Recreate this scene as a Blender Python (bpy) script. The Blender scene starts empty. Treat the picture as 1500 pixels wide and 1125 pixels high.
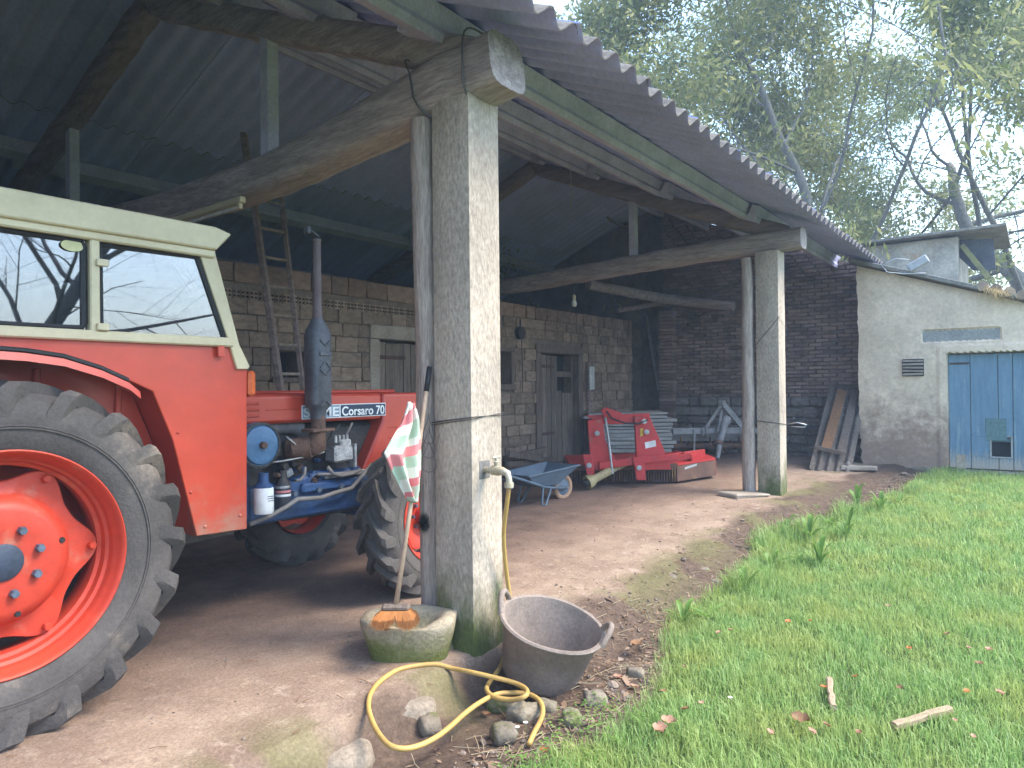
import bpy, math, random
import numpy as np
from mathutils import Matrix, Vector
random.seed(7); RNG = np.random.default_rng(11)
R = math.radians
SC = bpy.context.scene
COL = SC.collection
# ------------------------------------------------------------------ camera
F, CX, CY = 1050.0, 750.0, 562.5                       # focal length and centre in photo pixels (1500 x 1125)
CAM = np.array([-3.14, -2.59, 1.50])
YAW, PIT, ROLL = R(36.26), math.atan(5.5/F), .0106
FW = np.array([math.cos(YAW)*math.cos(PIT), math.sin(YAW)*math.cos(PIT), math.sin(PIT)])
RH = np.array([math.sin(YAW), -math.cos(YAW), 0.]); UH = np.cross(RH, FW)
RV = RH*math.cos(ROLL)-UH*math.sin(ROLL); UV = np.cross(RV, FW)
cd = bpy.data.cameras.new('camera'); cam = bpy.data.objects.new('camera', cd); COL.objects.link(cam)
cd.sensor_fit = 'HORIZONTAL'; cd.sensor_width = 36; cd.lens = 36*F/1500; cd.clip_start = .05; cd.clip_end = 1200
m = Matrix.Identity(4)
for i in range(3):
    m[i][0], m[i][1], m[i][2], m[i][3] = RV[i], UV[i], -FW[i], CAM[i]
cam.matrix_world = m; SC.camera = cam
# ------------------------------------------------------------------ sky, sun, exposure
SUN_EL, SUN_AZ = R(52), R(-62)        # azimuth in the XY plane of the direction towards the sun
W = bpy.data.worlds.new('World'); SC.world = W; W.use_nodes = True
nt = W.node_tree; nt.nodes.clear(); N = nt.nodes.new; L = nt.links.new
out = N('ShaderNodeOutputWorld'); bg = N('ShaderNodeBackground'); L(bg.outputs[0], out.inputs[0])
sky = N('ShaderNodeTexSky'); sky.sky_type = 'NISHITA'; sky.sun_disc = False
sky.sun_elevation = SUN_EL; sky.sun_rotation = math.pi/2-SUN_AZ; sky.air_density = 1.3; sky.dust_density = 1.0; sky.ozone_density = 2.0
tc = N('ShaderNodeTexCoord'); mp = N('ShaderNodeMapping'); mp.inputs['Scale'].default_value = (1, 1, 2.2)
mp.inputs['Location'].default_value = (.3, 1.7, .2)
nz = N('ShaderNodeTexNoise'); nz.inputs['Scale'].default_value = 2.1; nz.inputs['Detail'].default_value = 7; nz.inputs['Roughness'].default_value = .58
rp = N('ShaderNodeValToRGB'); rp.color_ramp.elements[0].position = .50; rp.color_ramp.elements[1].position = .74
mx = N('ShaderNodeMix'); mx.data_type = 'RGBA'; mx.inputs['B'].default_value = (3.0, 3.15, 3.5, 1)
L(tc.outputs['Generated'], mp.inputs[0]); L(mp.outputs[0], nz.inputs['Vector']); L(nz.outputs[0], rp.inputs[0])
L(rp.outputs[0], mx.inputs['Factor']); L(sky.outputs[0], mx.inputs['A']); L(mx.outputs['Result'], bg.inputs[0])
bg.inputs[1].default_value = .15
sd = bpy.data.lights.new('sun', 'SUN'); sd.energy = 1.5; sd.angle = R(24); sd.color = (1, .91, .78)
sun = bpy.data.objects.new('sun', sd); COL.objects.link(sun); sun.location = (0, -8, 14)
sdir = Vector((math.cos(SUN_AZ)*math.cos(SUN_EL), math.sin(SUN_AZ)*math.cos(SUN_EL), math.sin(SUN_EL)))
sun.rotation_euler = sdir.to_track_quat('Z', 'Y').to_euler()
vs = SC.view_settings; vs.view_transform = 'Standard'; vs.look = 'None'; vs.exposure = 2.3; vs.gamma = 1
SC.cycles.use_denoising = True; SC.cycles.max_bounces = 8; SC.cycles.diffuse_bounces = 5; SC.cycles.glossy_bounces = 3
SC.cycles.transparent_max_bounces = 6; SC.cycles.sample_clamp_indirect = 8; SC.cycles.caustics_reflective = False; SC.cycles.caustics_refractive = False

# ------------------------------------------------------------------ helpers
def ray(x, y): return FW+RV*(x-CX)/F-UV*(y-CY)/F
def un(x, y, X=None, Y=None, Z=None):
    """photo pixel -> point on the plane of the surface it lies on"""
    d = ray(x, y)
    t = (X-CAM[0])/d[0] if X is not None else (Y-CAM[1])/d[1] if Y is not None else (Z-CAM[2])/d[2]
    return CAM+d*t
def _h(ix, iy, s):
    n = (ix*374761393+iy*668265263+s*2147483647) & 0xffffffff
    n = ((n ^ (n >> 13))*1274126177) & 0xffffffff
    return ((n ^ (n >> 16)) & 0xffff)/65535.0
def vnoise(x, y, s=0):
    x = np.asarray(x, float); y = np.asarray(y, float)
    ix = np.floor(x).astype(np.int64); iy = np.floor(y).astype(np.int64); fx = x-ix; fy = y-iy
    fx = fx*fx*(3-2*fx); fy = fy*fy*(3-2*fy)
    a, b, c, d = _h(ix, iy, s), _h(ix+1, iy, s), _h(ix, iy+1, s), _h(ix+1, iy+1, s)
    return (a*(1-fx)+b*fx)*(1-fy)+(c*(1-fx)+d*fx)*fy
def fbm(x, y, o=4, s=0):
    t = 0; a = .5
    for i in range(o):
        t = t+a*vnoise(x*2**i, y*2**i, s+i*7); a *= .5
    return t
def sstep(a, b, x):
    t = np.clip((np.asarray(x, float)-a)/(b-a), 0, 1); return t*t*(3-2*t)
ORG = {}
def org_of(p): return ORG.get(p.name, np.zeros(3)) if p is not None else np.zeros(3)
def tag(o, label=None, cat=None, group=None, kind=None):
    if label: o['label'] = label
    if cat: o['category'] = cat
    if group: o['group'] = group
    if kind: o['kind'] = kind
    return o
def thing(name, label, cat, loc=(0, 0, 0), group=None):
    o = bpy.data.objects.new(name, None); COL.objects.link(o); o.location = loc; o.empty_display_size = .1
    ORG[o.name] = np.array(loc, float); return tag(o, label, cat, group)
def link(o, parent):
    COL.objects.link(o)
    if parent is not None: o.parent = parent
    return o
def mesh_from(name, v, f, smooth=0):
    me = bpy.data.meshes.new(name); me.from_pydata([tuple(map(float, p)) for p in v], [], f); me.validate()
    if smooth:
        me.polygons.foreach_set('use_smooth', [True]*len(me.polygons))
        if smooth < 180: me.set_sharp_from_angle(angle=R(smooth))
    me.update(); return me
def basis(d, up=(0, 0, 1)):
    d = np.array(d, float); d /= np.linalg.norm(d); up = np.array(up, float)
    if abs(d@up) > .98: up = np.array([1., 0, 0])
    a = np.cross(up, d); a /= np.linalg.norm(a); return a, np.cross(d, a), d
def rotz(a): c, s = math.cos(a), math.sin(a); return np.array([[c, -s, 0], [s, c, 0], [0, 0, 1.]])
def rotx(a): c, s = math.cos(a), math.sin(a); return np.array([[1., 0, 0], [0, c, -s], [0, s, c]])
def roty(a): c, s = math.cos(a), math.sin(a); return np.array([[c, 0, s], [0, 1., 0], [-s, 0, c]])
class MB:
    def __init__(s): s.v = []; s.f = []
    def add(s, v, f):
        o = len(s.v); s.v.extend([np.array(p, float) for p in v]); s.f.extend([tuple(i+o for i in q) for q in f]); return s
    def box(s, c, d, ch=.004, rot=None, jit=0):
        """chamfered box, centre c, size d"""
        h = np.array(d, float)/2; ch = min(ch, .45*min(h)*2); V = []; idx = {}
        for sx in (-1, 1):
            for sy in (-1, 1):
                for sz in (-1, 1):
                    j = np.array([random.uniform(-jit, jit) for _ in range(3)]) if jit else 0
                    for ax in range(3):
                        p = np.array([sx*h[0], sy*h[1], sz*h[2]])
                        for k in range(3):
                            if k != ax: p[k] -= np.sign(p[k])*ch
                        idx[(sx, sy, sz, ax)] = len(V); V.append(p+j)
        fs = []
        for ax in range(3):
            o1, o2 = [(1, 2), (2, 0), (0, 1)][ax]
            for sg in (-1, 1):
                q = []
                for a, b in ((-1, -1), (1, -1), (1, 1), (-1, 1)):
                    k = [0, 0, 0]; k[ax] = sg; k[o1] = a; k[o2] = b; q.append(idx[(*k, ax)])
                fs.append(tuple(q if sg > 0 else q[::-1]))
        for ax in range(3):
            o1, o2 = [(1, 2), (2, 0), (0, 1)][ax]
            for a in (-1, 1):
                for b in (-1, 1):
                    k0 = [0]*3; k1 = [0]*3; k0[o1] = k1[o1] = a; k0[o2] = k1[o2] = b; k0[ax] = -1; k1[ax] = 1
                    q = [idx[(*k0, o1)], idx[(*k1, o1)], idx[(*k1, o2)], idx[(*k0, o2)]]
                    fs.append(tuple(q if a*b < 0 else q[::-1]))
        for sx in (-1, 1):
            for sy in (-1, 1):
                for sz in (-1, 1):
                    q = [idx[(sx, sy, sz, a)] for a in range(3)]
                    fs.append(tuple(q if sx*sy*sz > 0 else q[::-1]))
        V = np.array(V)
        if rot is not None: V = V@np.array(rot).T
        return s.add(V+np.array(c, float), fs)
    def bar(s, a, b, w, h, ch=.004, up=(0, 0, 1)):
        """box beam from a to b, w across, h along up"""
        a = np.array(a, float); b = np.array(b, float); x, y, d = basis(b-a, up)
        return s.box((a+b)/2, (w, h, np.linalg.norm(b-a)), ch, np.stack([x, y, d], 1))
    def tube(s, path, rad, n=8, cap=True, sq=1.0, asp=1.0, up=(0, 0, 1), closed=False):
        P = [np.array(p, float) for p in path]; m_ = len(P)
        rad = [rad]*m_ if np.isscalar(rad) else list(rad); V = []; pa = None
        for i, p in enumerate(P):
            d = (P[(i+1) % m_]-P[i-1]) if closed else P[min(i+1, m_-1)]-P[max(i-1, 0)]
            d = d/(np.linalg.norm(d)+1e-9)
            if pa is None: a, b, _ = basis(d, up)
            else:
                a = pa-d*(pa@d); a /= np.linalg.norm(a)+1e-9; b = np.cross(d, a)
            pa = a
            for k in range(n):
                t = 2*math.pi*(k+.5)/n; c_, s_ = math.cos(t), math.sin(t)
                if sq != 1: c_ = math.copysign(abs(c_)**sq, c_); s_ = math.copysign(abs(s_)**sq, s_)
                V.append(p+rad[i]*(a*c_*asp+b*s_))
        fs = [(i*n+k, i*n+(k+1) % n, (i+1)*n+(k+1) % n, (i+1)*n+k) for i in range(m_-1) for k in range(n)]
        if closed: fs += [((m_-1)*n+k, (m_-1)*n+(k+1) % n, (k+1) % n, k) for k in range(n)]
        elif cap: fs += [tuple(range(n-1, -1, -1)), tuple((m_-1)*n+k for k in range(n))]
        return s.add(V, fs)
    def lathe(s, prof, n=32, c=(0, 0, 0), rot=None, closed=False):
        """prof: (r, h) pairs; axis local z, turned by rot"""
        V = []; k_ = len(prof)
        for r_, h_ in prof:
            for i in range(n):
                t = 2*math.pi*i/n; V.append((r_*math.cos(t), r_*math.sin(t), h_))
        fs = [(j*n+i, j*n+(i+1) % n, (j+1)*n+(i+1) % n, (j+1)*n+i) for j in range(k_-1) for i in range(n)]
        if closed: fs += [((k_-1)*n+i, (k_-1)*n+(i+1) % n, (i+1) % n, i) for i in range(n)]
        V = np.array(V)
        if rot is not None: V = V@np.array(rot).T
        return s.add(V+np.array(c, float), fs)
    def prism(s, poly, d, rot=None, c=(0, 0, 0)):
        """2D polygon in local xy pushed along local z by d"""
        n = len(poly); V = [(x, y, 0) for x, y in poly]+[(x, y, d) for x, y in poly]
        fs = [tuple(range(n-1, -1, -1)), tuple(range(n, 2*n))]+[(i, (i+1) % n, n+(i+1) % n, n+i) for i in range(n)]
        V = np.array(V, float)
        if rot is not None: V = V@np.array(rot).T
        return s.add(V+np.array(c, float), fs)
    def poly(s, pts): return s.add(pts, [tuple(range(len(pts)))])
    def build(s, name, mat, parent=None, smooth=35, org=None, bevel=0):
        o_ = np.array(org, float) if org is not None else org_of(parent)
        V = np.array(s.v)-o_
        me = mesh_from(name, V, s.f, smooth); me.materials.append(mat)
        o = bpy.data.objects.new(name, me); link(o, parent)
        if parent is None: o.location = o_
        ORG[o.name] = o_
        if bevel:
            b = o.modifiers.new('bevel', 'BEVEL'); b.width = bevel; b.segments = 2; b.limit_method = 'ANGLE'; b.angle_limit = R(40)
        return o
XZ = np.array([[1, 0, 0], [0, 0, -1], [0, 1, 0]], float)     # local xy -> world XZ, local z -> world -Y
YZ = np.array([[0, 0, -1], [-1, 0, 0], [0, 1, 0]], float)    # local x -> -Y, local y -> Z, local z -> -X
# ------------------------------------------------------------------ materials
MATS = {}
def M(name, c1, c2=None, rough=.8, scale=4, bump=.25, bscale=30, metal=0, c3=None, s3=1.5, t3=.55, w3=.12, var=0, stretch=None, spec=.4, fine=.25, coat=0, t12=(.35, .68), low=None):
    if name in MATS: return MATS[name]
    mt = bpy.data.materials.new(name); MATS[name] = mt; mt.use_nodes = True; t = mt.node_tree; t.nodes.clear(); n = t.nodes.new; l = t.links.new
    o = n('ShaderNodeOutputMaterial'); b = n('ShaderNodeBsdfPrincipled'); l(b.outputs[0], o.inputs[0])
    c2 = c2 or tuple(x*.7 for x in c1)
    tc_ = n('ShaderNodeTexCoord'); oi = n('ShaderNodeObjectInfo')
    ad = n('ShaderNodeVectorMath'); ad.operation = 'MULTIPLY_ADD'; ad.inputs[1].default_value = (1, 1, 1)
    sc_ = n('ShaderNodeVectorMath'); sc_.operation = 'SCALE'; sc_.inputs[0].default_value = (31, 17, 23); l(oi.outputs['Random'], sc_.inputs['Scale'])
    l(tc_.outputs['Object'], ad.inputs[0]); l(sc_.outputs[0], ad.inputs[2]); vec = ad.outputs[0]
    if stretch:
        mp_ = n('ShaderNodeMapping'); mp_.inputs['Scale'].default_value = stretch; l(vec, mp_.inputs[0]); vec = mp_.outputs[0]
    def noise(s, d=6, r_=.6):
        z = n('ShaderNodeTexNoise'); z.inputs['Scale'].default_value = s; z.inputs['Detail'].default_value = d; z.inputs['Roughness'].default_value = r_; l(vec, z.inputs['Vector']); return z.outputs[0]
    def mixc(f, a, b_, mode='MIX'):
        x = n('ShaderNodeMix'); x.data_type = 'RGBA'; x.blend_type = mode
        if isinstance(f, float): x.inputs['Factor'].default_value = f
        else: l(f, x.inputs['Factor'])
        for s_, val in (('A', a), ('B', b_)):
            if isinstance(val, tuple): x.inputs[s_].default_value = (*val[:3], 1)
            else: l(val, x.inputs[s_])
        return x.outputs['Result']
    def ramp(v, a, b_):
        x = n('ShaderNodeMapRange'); x.inputs['From Min'].default_value = a; x.inputs['From Max'].default_value = b_; x.interpolation_type = 'SMOOTHSTEP'; l(v, x.inputs['Value']); return x.outputs[0]
    col = mixc(ramp(noise(scale), *t12), tuple(c1), tuple(c2))
    if c3: col = mixc(ramp(noise(s3, 8, .65), t3, t3+w3), col, tuple(c3))
    if low:                                        # growth or dirt near the foot: (colour, z full, z none)
        sx_ = n('ShaderNodeSeparateXYZ'); l(tc_.outputs['Object'], sx_.inputs[0]); ma = n('ShaderNodeMath'); ma.operation = 'MULTIPLY_ADD'
        l(noise(5, 6, .7), ma.inputs[0]); ma.inputs[1].default_value = 2.2*(low[2]-low[1]); l(sx_.outputs[2], ma.inputs[2])
        off = 1.1*(low[2]-low[1]); col = mixc(ramp(ma.outputs[0], low[2]+off, low[1]+off), col, tuple(low[0]))
    fn = noise(bscale*1.0, 5, .65)
    if fine:
        mr = n('ShaderNodeMapRange'); mr.inputs['From Min'].default_value = .25; mr.inputs['From Max'].default_value = .75
        mr.inputs['To Min'].default_value = 1-fine; mr.inputs['To Max'].default_value = 1+fine; l(fn, mr.inputs['Value'])
        cmb = n('ShaderNodeVectorMath'); cmb.operation = 'SCALE'; l(col, cmb.inputs[0]); l(mr.outputs[0], cmb.inputs['Scale']); col = cmb.outputs[0]
    if var:
        ge = n('ShaderNodeNewGeometry'); sm = n('ShaderNodeMath'); sm.operation = 'ADD'; l(ge.outputs['Random Per Island'], sm.inputs[0]); l(oi.outputs['Random'], sm.inputs[1])
        fr = n('ShaderNodeMath'); fr.operation = 'FRACT'; l(sm.outputs[0], fr.inputs[0])
        mr = n('ShaderNodeMapRange'); mr.inputs['To Min'].default_value = 1-var; mr.inputs['To Max'].default_value = 1+var; l(fr.outputs[0], mr.inputs['Value'])
        cmb = n('ShaderNodeVectorMath'); cmb.operation = 'SCALE'; l(col, cmb.inputs[0]); l(mr.outputs[0], cmb.inputs['Scale']); col = cmb.outputs[0]
    l(col, b.inputs['Base Color'])
    rr = n('ShaderNodeMapRange'); rr.inputs['To Min'].default_value = max(0, rough-.12); rr.inputs['To Max'].default_value = min(1, rough+.12); l(noise(scale*2.3), rr.inputs['Value']); l(rr.outputs[0], b.inputs['Roughness'])
    b.inputs['Metallic'].default_value = metal; b.inputs['Specular IOR Level'].default_value = spec; b.inputs['Coat Weight'].default_value = coat
    if bump:
        bp = n('ShaderNodeBump'); bp.inputs['Strength'].default_value = bump; bp.inputs['Distance'].default_value = .02; l(fn, bp.inputs['Height']); l(bp.outputs[0], b.inputs['Normal'])
    return mt
def leafmat(name, c1, c2, trans=.35, rough=.5, patch=None):
    mt = bpy.data.materials.new(name); MATS[name] = mt; mt.use_nodes = True; t = mt.node_tree; t.nodes.clear(); n = t.nodes.new; l = t.links.new
    o = n('ShaderNodeOutputMaterial'); b = n('ShaderNodeBsdfPrincipled'); tr = n('ShaderNodeBsdfTranslucent'); mx_ = n('ShaderNodeMixShader')
    ge = n('ShaderNodeNewGeometry'); cr = n('ShaderNodeValToRGB'); l(ge.outputs['Random Per Island'], cr.inputs[0])
    cr.color_ramp.elements[0].color = (*c1, 1); cr.color_ramp.elements[1].color = (*c2, 1)
    cc = cr.outputs[0]
    if patch:
        tc_ = n('ShaderNodeTexCoord'); z = n('ShaderNodeTexNoise'); z.inputs['Scale'].default_value = 2.6; z.inputs['Detail'].default_value = 5; l(tc_.outputs['Object'], z.inputs['Vector'])
        mr = n('ShaderNodeMapRange'); mr.inputs['From Min'].default_value = .42; mr.inputs['From Max'].default_value = .68; mr.inputs['To Max'].default_value = .75; l(z.outputs[0], mr.inputs['Value'])
        x = n('ShaderNodeMix'); x.data_type = 'RGBA'; l(mr.outputs[0], x.inputs['Factor']); l(cc, x.inputs['A']); x.inputs['B'].default_value = (*patch, 1); cc = x.outputs['Result']
    l(cc, b.inputs['Base Color']); l(cc, tr.inputs['Color']); b.inputs['Roughness'].default_value = rough; b.inputs['Specular IOR Level'].default_value = .25
    mx_.inputs[0].default_value = trans; l(b.outputs[0], mx_.inputs[1]); l(tr.outputs[0], mx_.inputs[2]); l(mx_.outputs[0], o.inputs[0])
    return mt
wood_beam = M('wood_beam', (.43, .365, .345), (.28, .235, .22), .85, 2, .55, 9, stretch=(9, 1, 9), fine=.4, c3=(.50, .44, .42), s3=1.2, t3=.58)
wood_old = M('wood_old', (.19, .145, .115), (.11, .082, .065), .9, 3, .5, 12, stretch=(12, 12, 1.2), fine=.4, c3=(.30, .27, .24), s3=2.5, t3=.62)
wood_post = M('wood_post', (.46, .385, .33), (.31, .25, .21), .85, 2.5, .6, 12, stretch=(10, 10, 1), fine=.4, c3=(.33, .19, .15), s3=1.3, t3=.64)
concrete = M('concrete', (.47, .395, .315), (.33, .275, .22), .92, 2.2, .5, 55, fine=.38, stretch=(1, 1, .45), c3=(.54, .475, .40), s3=7, t3=.64, w3=.05, low=((.085, .105, .03), .16, .72))
prec = M('precast', (.60, .575, .76), (.47, .455, .61), .9, 3, .3, 40, fine=.2)  # blue-violet base colour carries the flare veil and offsets green lawn bounce
sheetm = M('fibre_cement_veil_blue', (.46, .49, .84), (.40, .43, .75), .92, 2.2, .2, 30, fine=.15, c3=(.46, .50, .74), s3=1.4, t3=.62, var=.12)  # blue of the lens flare veil put into the underside colour
sheettop = M('fibre_cement_top', (.17, .155, .135), (.11, .10, .09), .95, 5, .4, 30, fine=.35, c3=(.26, .21, .12), s3=4, t3=.58)
# ================================================================== ground
def floor_z(X, Y): return .021*np.clip(X, 0, 10)+.01*np.clip(Y, 0, 5)*sstep(2, 7, X)
def lawn_z(X): return -.13+.032*np.clip(X-1, 0, 10)
EDGE = np.array([(-9, -.85), (-2.2, -.80), (-.80, -.80), (-.13, -.93), (.56, -.86), (1.2, -.60), (1.65, -.46), (2.5, -.53), (3.3, -.50), (3.9, -.34), (5.3, -.58), (6.9, -1.05), (8.2, -1.15), (8.9, -1.20), (9.65, -1.40), (9.9, -3.2), (30, -3.3)])
def edge_y(X): return np.interp(X, EDGE[:, 0], EDGE[:, 1])+.10*(fbm(np.asarray(X)*3.1, np.asarray(X)*0+.3, 3, 5)-.45)
def base_h(X, Y):
    X = np.asarray(X, float); Y = np.asarray(Y, float)
    fz = floor_z(X, Y); lz = lawn_z(X)
    be = .02-.10*sstep(.2, 1.5, X)-.55*sstep(6.2, 9, X)+.10*(fbm(X*1.3, X*0+2, 3, 3)-.45)   # Y where the trodden floor begins to fall
    wd = .16+.30*sstep(.0, 1.2, X)
    t = sstep(be, be-wd, Y)
    ditch = -.06*np.exp(-((Y-(be-wd-.12))/.22)**2)*(1-sstep(5, 8, X))
    return fz*(1-t)+(lz+ditch)*t
def ground_h(X, Y):
    b = base_h(X, Y)
    rough = sstep(.15, -.15, Y)*(1-sstep(-.1, -.5, Y-edge_y(X)))
    return b+(.03+.045*rough)*(fbm(X*2.2, Y*2.2, 5, 1)-.48)+(.009+.03*rough)*(fbm(X*11, Y*11, 3, 9)-.45)
def gh(x, y): return float(ground_h(np.array([x]), np.array([y]))[0])
xs = np.concatenate([-np.geomspace(400, 4.2, 26), np.arange(-4, 4, .028), np.arange(4, 11.2, .05), np.geomspace(11.4, 420, 26)])
ys = np.concatenate([-np.geomspace(400, 3.4, 26), np.arange(-3.2, 1.6, .03), np.arange(1.6, 9, .09), np.geomspace(9.2, 420, 24)])
GX, GY = np.meshgrid(xs, ys); GZ = ground_h(GX, GY)
ny, nx = GX.shape
me = bpy.data.meshes.new('ground'); me.vertices.add(nx*ny); me.vertices.foreach_set('co', np.stack([GX, GY, GZ], -1).ravel())
ii, jj = np.meshgrid(np.arange(nx-1), np.arange(ny-1)); a0 = (jj*nx+ii).ravel()
qd = np.stack([a0, a0+1, a0+nx+1, a0+nx], -1)
me.loops.add(qd.size); me.polygons.add(len(qd)); me.loops.foreach_set('vertex_index', qd.ravel().astype(np.int32))
me.polygons.foreach_set('loop_start', np.arange(0, qd.size, 4, dtype=np.int32)); me.polygons.foreach_set('use_smooth', np.ones(len(qd), bool)); me.update(calc_edges=True)
lawn_m = sstep(.06, -.06, GY-edge_y(GX)+.12*(fbm(GX*9, GY*9, 3, 21)-.45))
slope_m = sstep(.12, -.14, GY+.02+.02*sstep(.2, 1.5, GX)+.45*sstep(6.2, 9, GX)+.35*(fbm(GX*2.6, GY*2.6, 4, 31)-.47))*(1-lawn_m)
moss_m = np.clip(np.exp(-((GY+.02+.12*sstep(.2, 1.5, GX))/.24)**2)*sstep(.46, .62, fbm(GX*3.2, GY*3.2, 4, 41)+.05), 0, 1)
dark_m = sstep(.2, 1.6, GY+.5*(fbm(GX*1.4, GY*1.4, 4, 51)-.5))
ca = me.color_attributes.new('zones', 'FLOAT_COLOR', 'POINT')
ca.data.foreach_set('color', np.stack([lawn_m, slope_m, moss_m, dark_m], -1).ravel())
gm = bpy.data.materials.new('earth'); gm.use_nodes = True; t = gm.node_tree; n = t.nodes.new; l = t.links.new; b = t.nodes['Principled BSDF']
at = n('ShaderNodeAttribute'); at.attribute_name = 'zones'; sp = n('ShaderNodeSeparateColor'); l(at.outputs['Color'], sp.inputs[0]); g_ = n('ShaderNodeTexCoord')
def gnoise(s, d=6, r_=.62):
    z = n('ShaderNodeTexNoise'); z.inputs['Scale'].default_value = s; z.inputs['Detail'].default_value = d; z.inputs['Roughness'].default_value = r_; l(g_.outputs['Object'], z.inputs['Vector']); return z.outputs[0]
def gmix(f, a, b_):
    x = n('ShaderNodeMix'); x.data_type = 'RGBA'; l(f, x.inputs['Factor'])
    for s_, v in (('A', a), ('B', b_)):
        if isinstance(v, tuple): x.inputs[s_].default_value = (*v, 1)
        else: l(v, x.inputs[s_])
    return x.outputs['Result']
def gramp(v, a, b_):
    x = n('ShaderNodeMapRange'); x.inputs['From Min'].default_value = a; x.inputs['From Max'].default_value = b_; l(v, x.inputs['Value']); return x.outputs[0]
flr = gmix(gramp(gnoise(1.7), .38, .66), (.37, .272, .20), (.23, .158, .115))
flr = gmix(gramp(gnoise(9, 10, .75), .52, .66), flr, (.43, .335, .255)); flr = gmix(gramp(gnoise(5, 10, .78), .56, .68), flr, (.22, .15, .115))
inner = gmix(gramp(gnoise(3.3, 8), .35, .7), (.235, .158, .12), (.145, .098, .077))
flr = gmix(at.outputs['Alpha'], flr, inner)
soil = gmix(gramp(gnoise(17, 8, .7), .35, .7), (.145, .098, .07), (.065, .044, .032))
c = gmix(sp.outputs[1], flr, soil)
mh = n('ShaderNodeMath'); mh.operation = 'MULTIPLY'; mh.inputs[1].default_value = .6; l(sp.outputs[2], mh.inputs[0])
c = gmix(mh.outputs[0], c, (.165, .16, .065))
c = gmix(sp.outputs[0], c, gmix(gnoise(14), (.055, .085, .022), (.09, .13, .035)))
fn = gnoise(65, 6, .72); mr = n('ShaderNodeMapRange'); mr.inputs['From Min'].default_value = .25; mr.inputs['From Max'].default_value = .75; mr.inputs['To Min'].default_value = .62; mr.inputs['To Max'].default_value = 1.38; l(fn, mr.inputs['Value'])
vm = n('ShaderNodeVectorMath'); vm.operation = 'SCALE'; l(c, vm.inputs[0]); l(mr.outputs[0], vm.inputs['Scale']); l(vm.outputs[0], b.inputs['Base Color'])
b.inputs['Roughness'].default_value = .95; b.inputs['Specular IOR Level'].default_value = .2
bp = n('ShaderNodeBump'); bp.inputs['Strength'].default_value = .7; bp.inputs['Distance'].default_value = .02; l(gnoise(38, 8, .75), bp.inputs['Height']); l(bp.outputs[0], b.inputs['Normal'])
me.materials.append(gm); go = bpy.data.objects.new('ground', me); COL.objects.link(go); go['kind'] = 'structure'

# ================================================================== shed: pillars, posts, trusses, purlins, roof
def pillar(x, zb, label):
    t = thing('concrete_pillar', label, 'pillar', (x+.15, .15, zb), 'concrete pillars of the open shed front')
    mb = MB(); w = .15; ks = np.linspace(0, 3.19-zb, 27); ring = []
    for z in ks:
        for a in range(4):
            for q in range(4):
                u_ = -1+2*q/4; p = [(u_, -1), (1, u_), (-u_, 1), (-1, -u_)][a]
                ch = .93 if q == 0 else 1.
                j = (.012 if q == 0 else .005)*(fbm(np.array([p[0]*3+z*6]), np.array([p[1]*3+z*4]), 3, int(x)+3)[0]-.5)
                ring.append((x+.15+p[0]*w*ch+j, .15+p[1]*w*ch+j, zb+z))
    fs = [(i*16+k, i*16+(k+1) % 16, (i+1)*16+(k+1) % 16, (i+1)*16+k) for i in range(len(ks)-1) for k in range(16)]+[tuple((len(ks)-1)*16+k for k in range(16))]
    mb.add(ring, fs); mb.build('shaft', concrete, t, 40)
    return t
P1 = pillar(0, -.16, 'thick concrete pillar with a brass water tap and mossy foot')
P2 = pillar(6.03, -.06, 'plain concrete pillar with wire loop, between red mower and blue door')
wire = M('wire', (.16, .155, .15), None, .5, 8, 0, metal=.6, fine=0)
def wrap(par, x0, zs, r_=.004, w=.3):
    # wire tied round pillar and post
    pts = [(x0-.005, .30, zs[0]), (x0-.006, -.006, zs[1]), (x0+w+.006, -.006, zs[2]), (x0+w+.006, .56, zs[3])]
    return MB().tube(pts, r_, 5).build('tie_wire', wire, par, 180)
wrap(P1, 0, (1.30, 1.335, 1.34, 1.3)); wrap(P1, 0, (1.285, 1.325, 1.352, 1.3), .003)
wrap(P2, 6.03, (1.05, 1.02, .99, 1.0), .005); wrap(P2, 6.03, (2.0, 2.35, 2.2, 2.1), .004)
MB().tube([(6.34, -.01, 1.0), (6.36, -.12, 1.02), (6.40, -.22, .99), (6.36, -.2, .96), (6.34, -.05, .97)], .006, 5).build('wire_end', M('steel_new', (.6, .6, .6), None, .35, 8, 0, metal=.8, fine=0), P2, 180)
def post(x, zb, zt, lean, label, seed):
    mb = MB(); zz = np.linspace(zb, zt, 14); rs = random.Random(seed)
    mb.tube([(x+lean*(z-zb)/(zt-zb)+rs.uniform(-.008, .008), .405+rs.uniform(-.006, .006), z) for z in zz], [.082-.018*(z-zb)/(zt-zb)+rs.uniform(-.006, .006) for z in zz], 10, sq=.8)
    return tag(mb.build('wooden_post', wood_post, None, 60, org=(x, .405, zb)), label, 'post', 'wooden posts behind the pillars')
post(.12, .02, 3.13, -.07, 'rough wooden post behind the pillar with the water tap', 2)
post(6.06, .12, 3.13, 0, 'reddish wooden post behind the plain pillar with wire loop', 5)
st = MB(); st.lathe([(.0, .0), (.24, .0), (.27, .04), (.25, .09), (.15, .105), (0, .11)], 14, (.04, .42, -.05))
st.v = [p+np.array([.03*math.sin(p[1]*17), .03*math.sin(p[0]*13), .01*math.sin(p[0]*23+p[1]*19)]) for p in st.v]
stone_moss = M('stone_moss', (.26, .22, .155), (.17, .145, .10), .95, 5, .6, 40, c3=(.10, .125, .03), s3=3.2, t3=.5, w3=.14, fine=.35)
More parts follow.
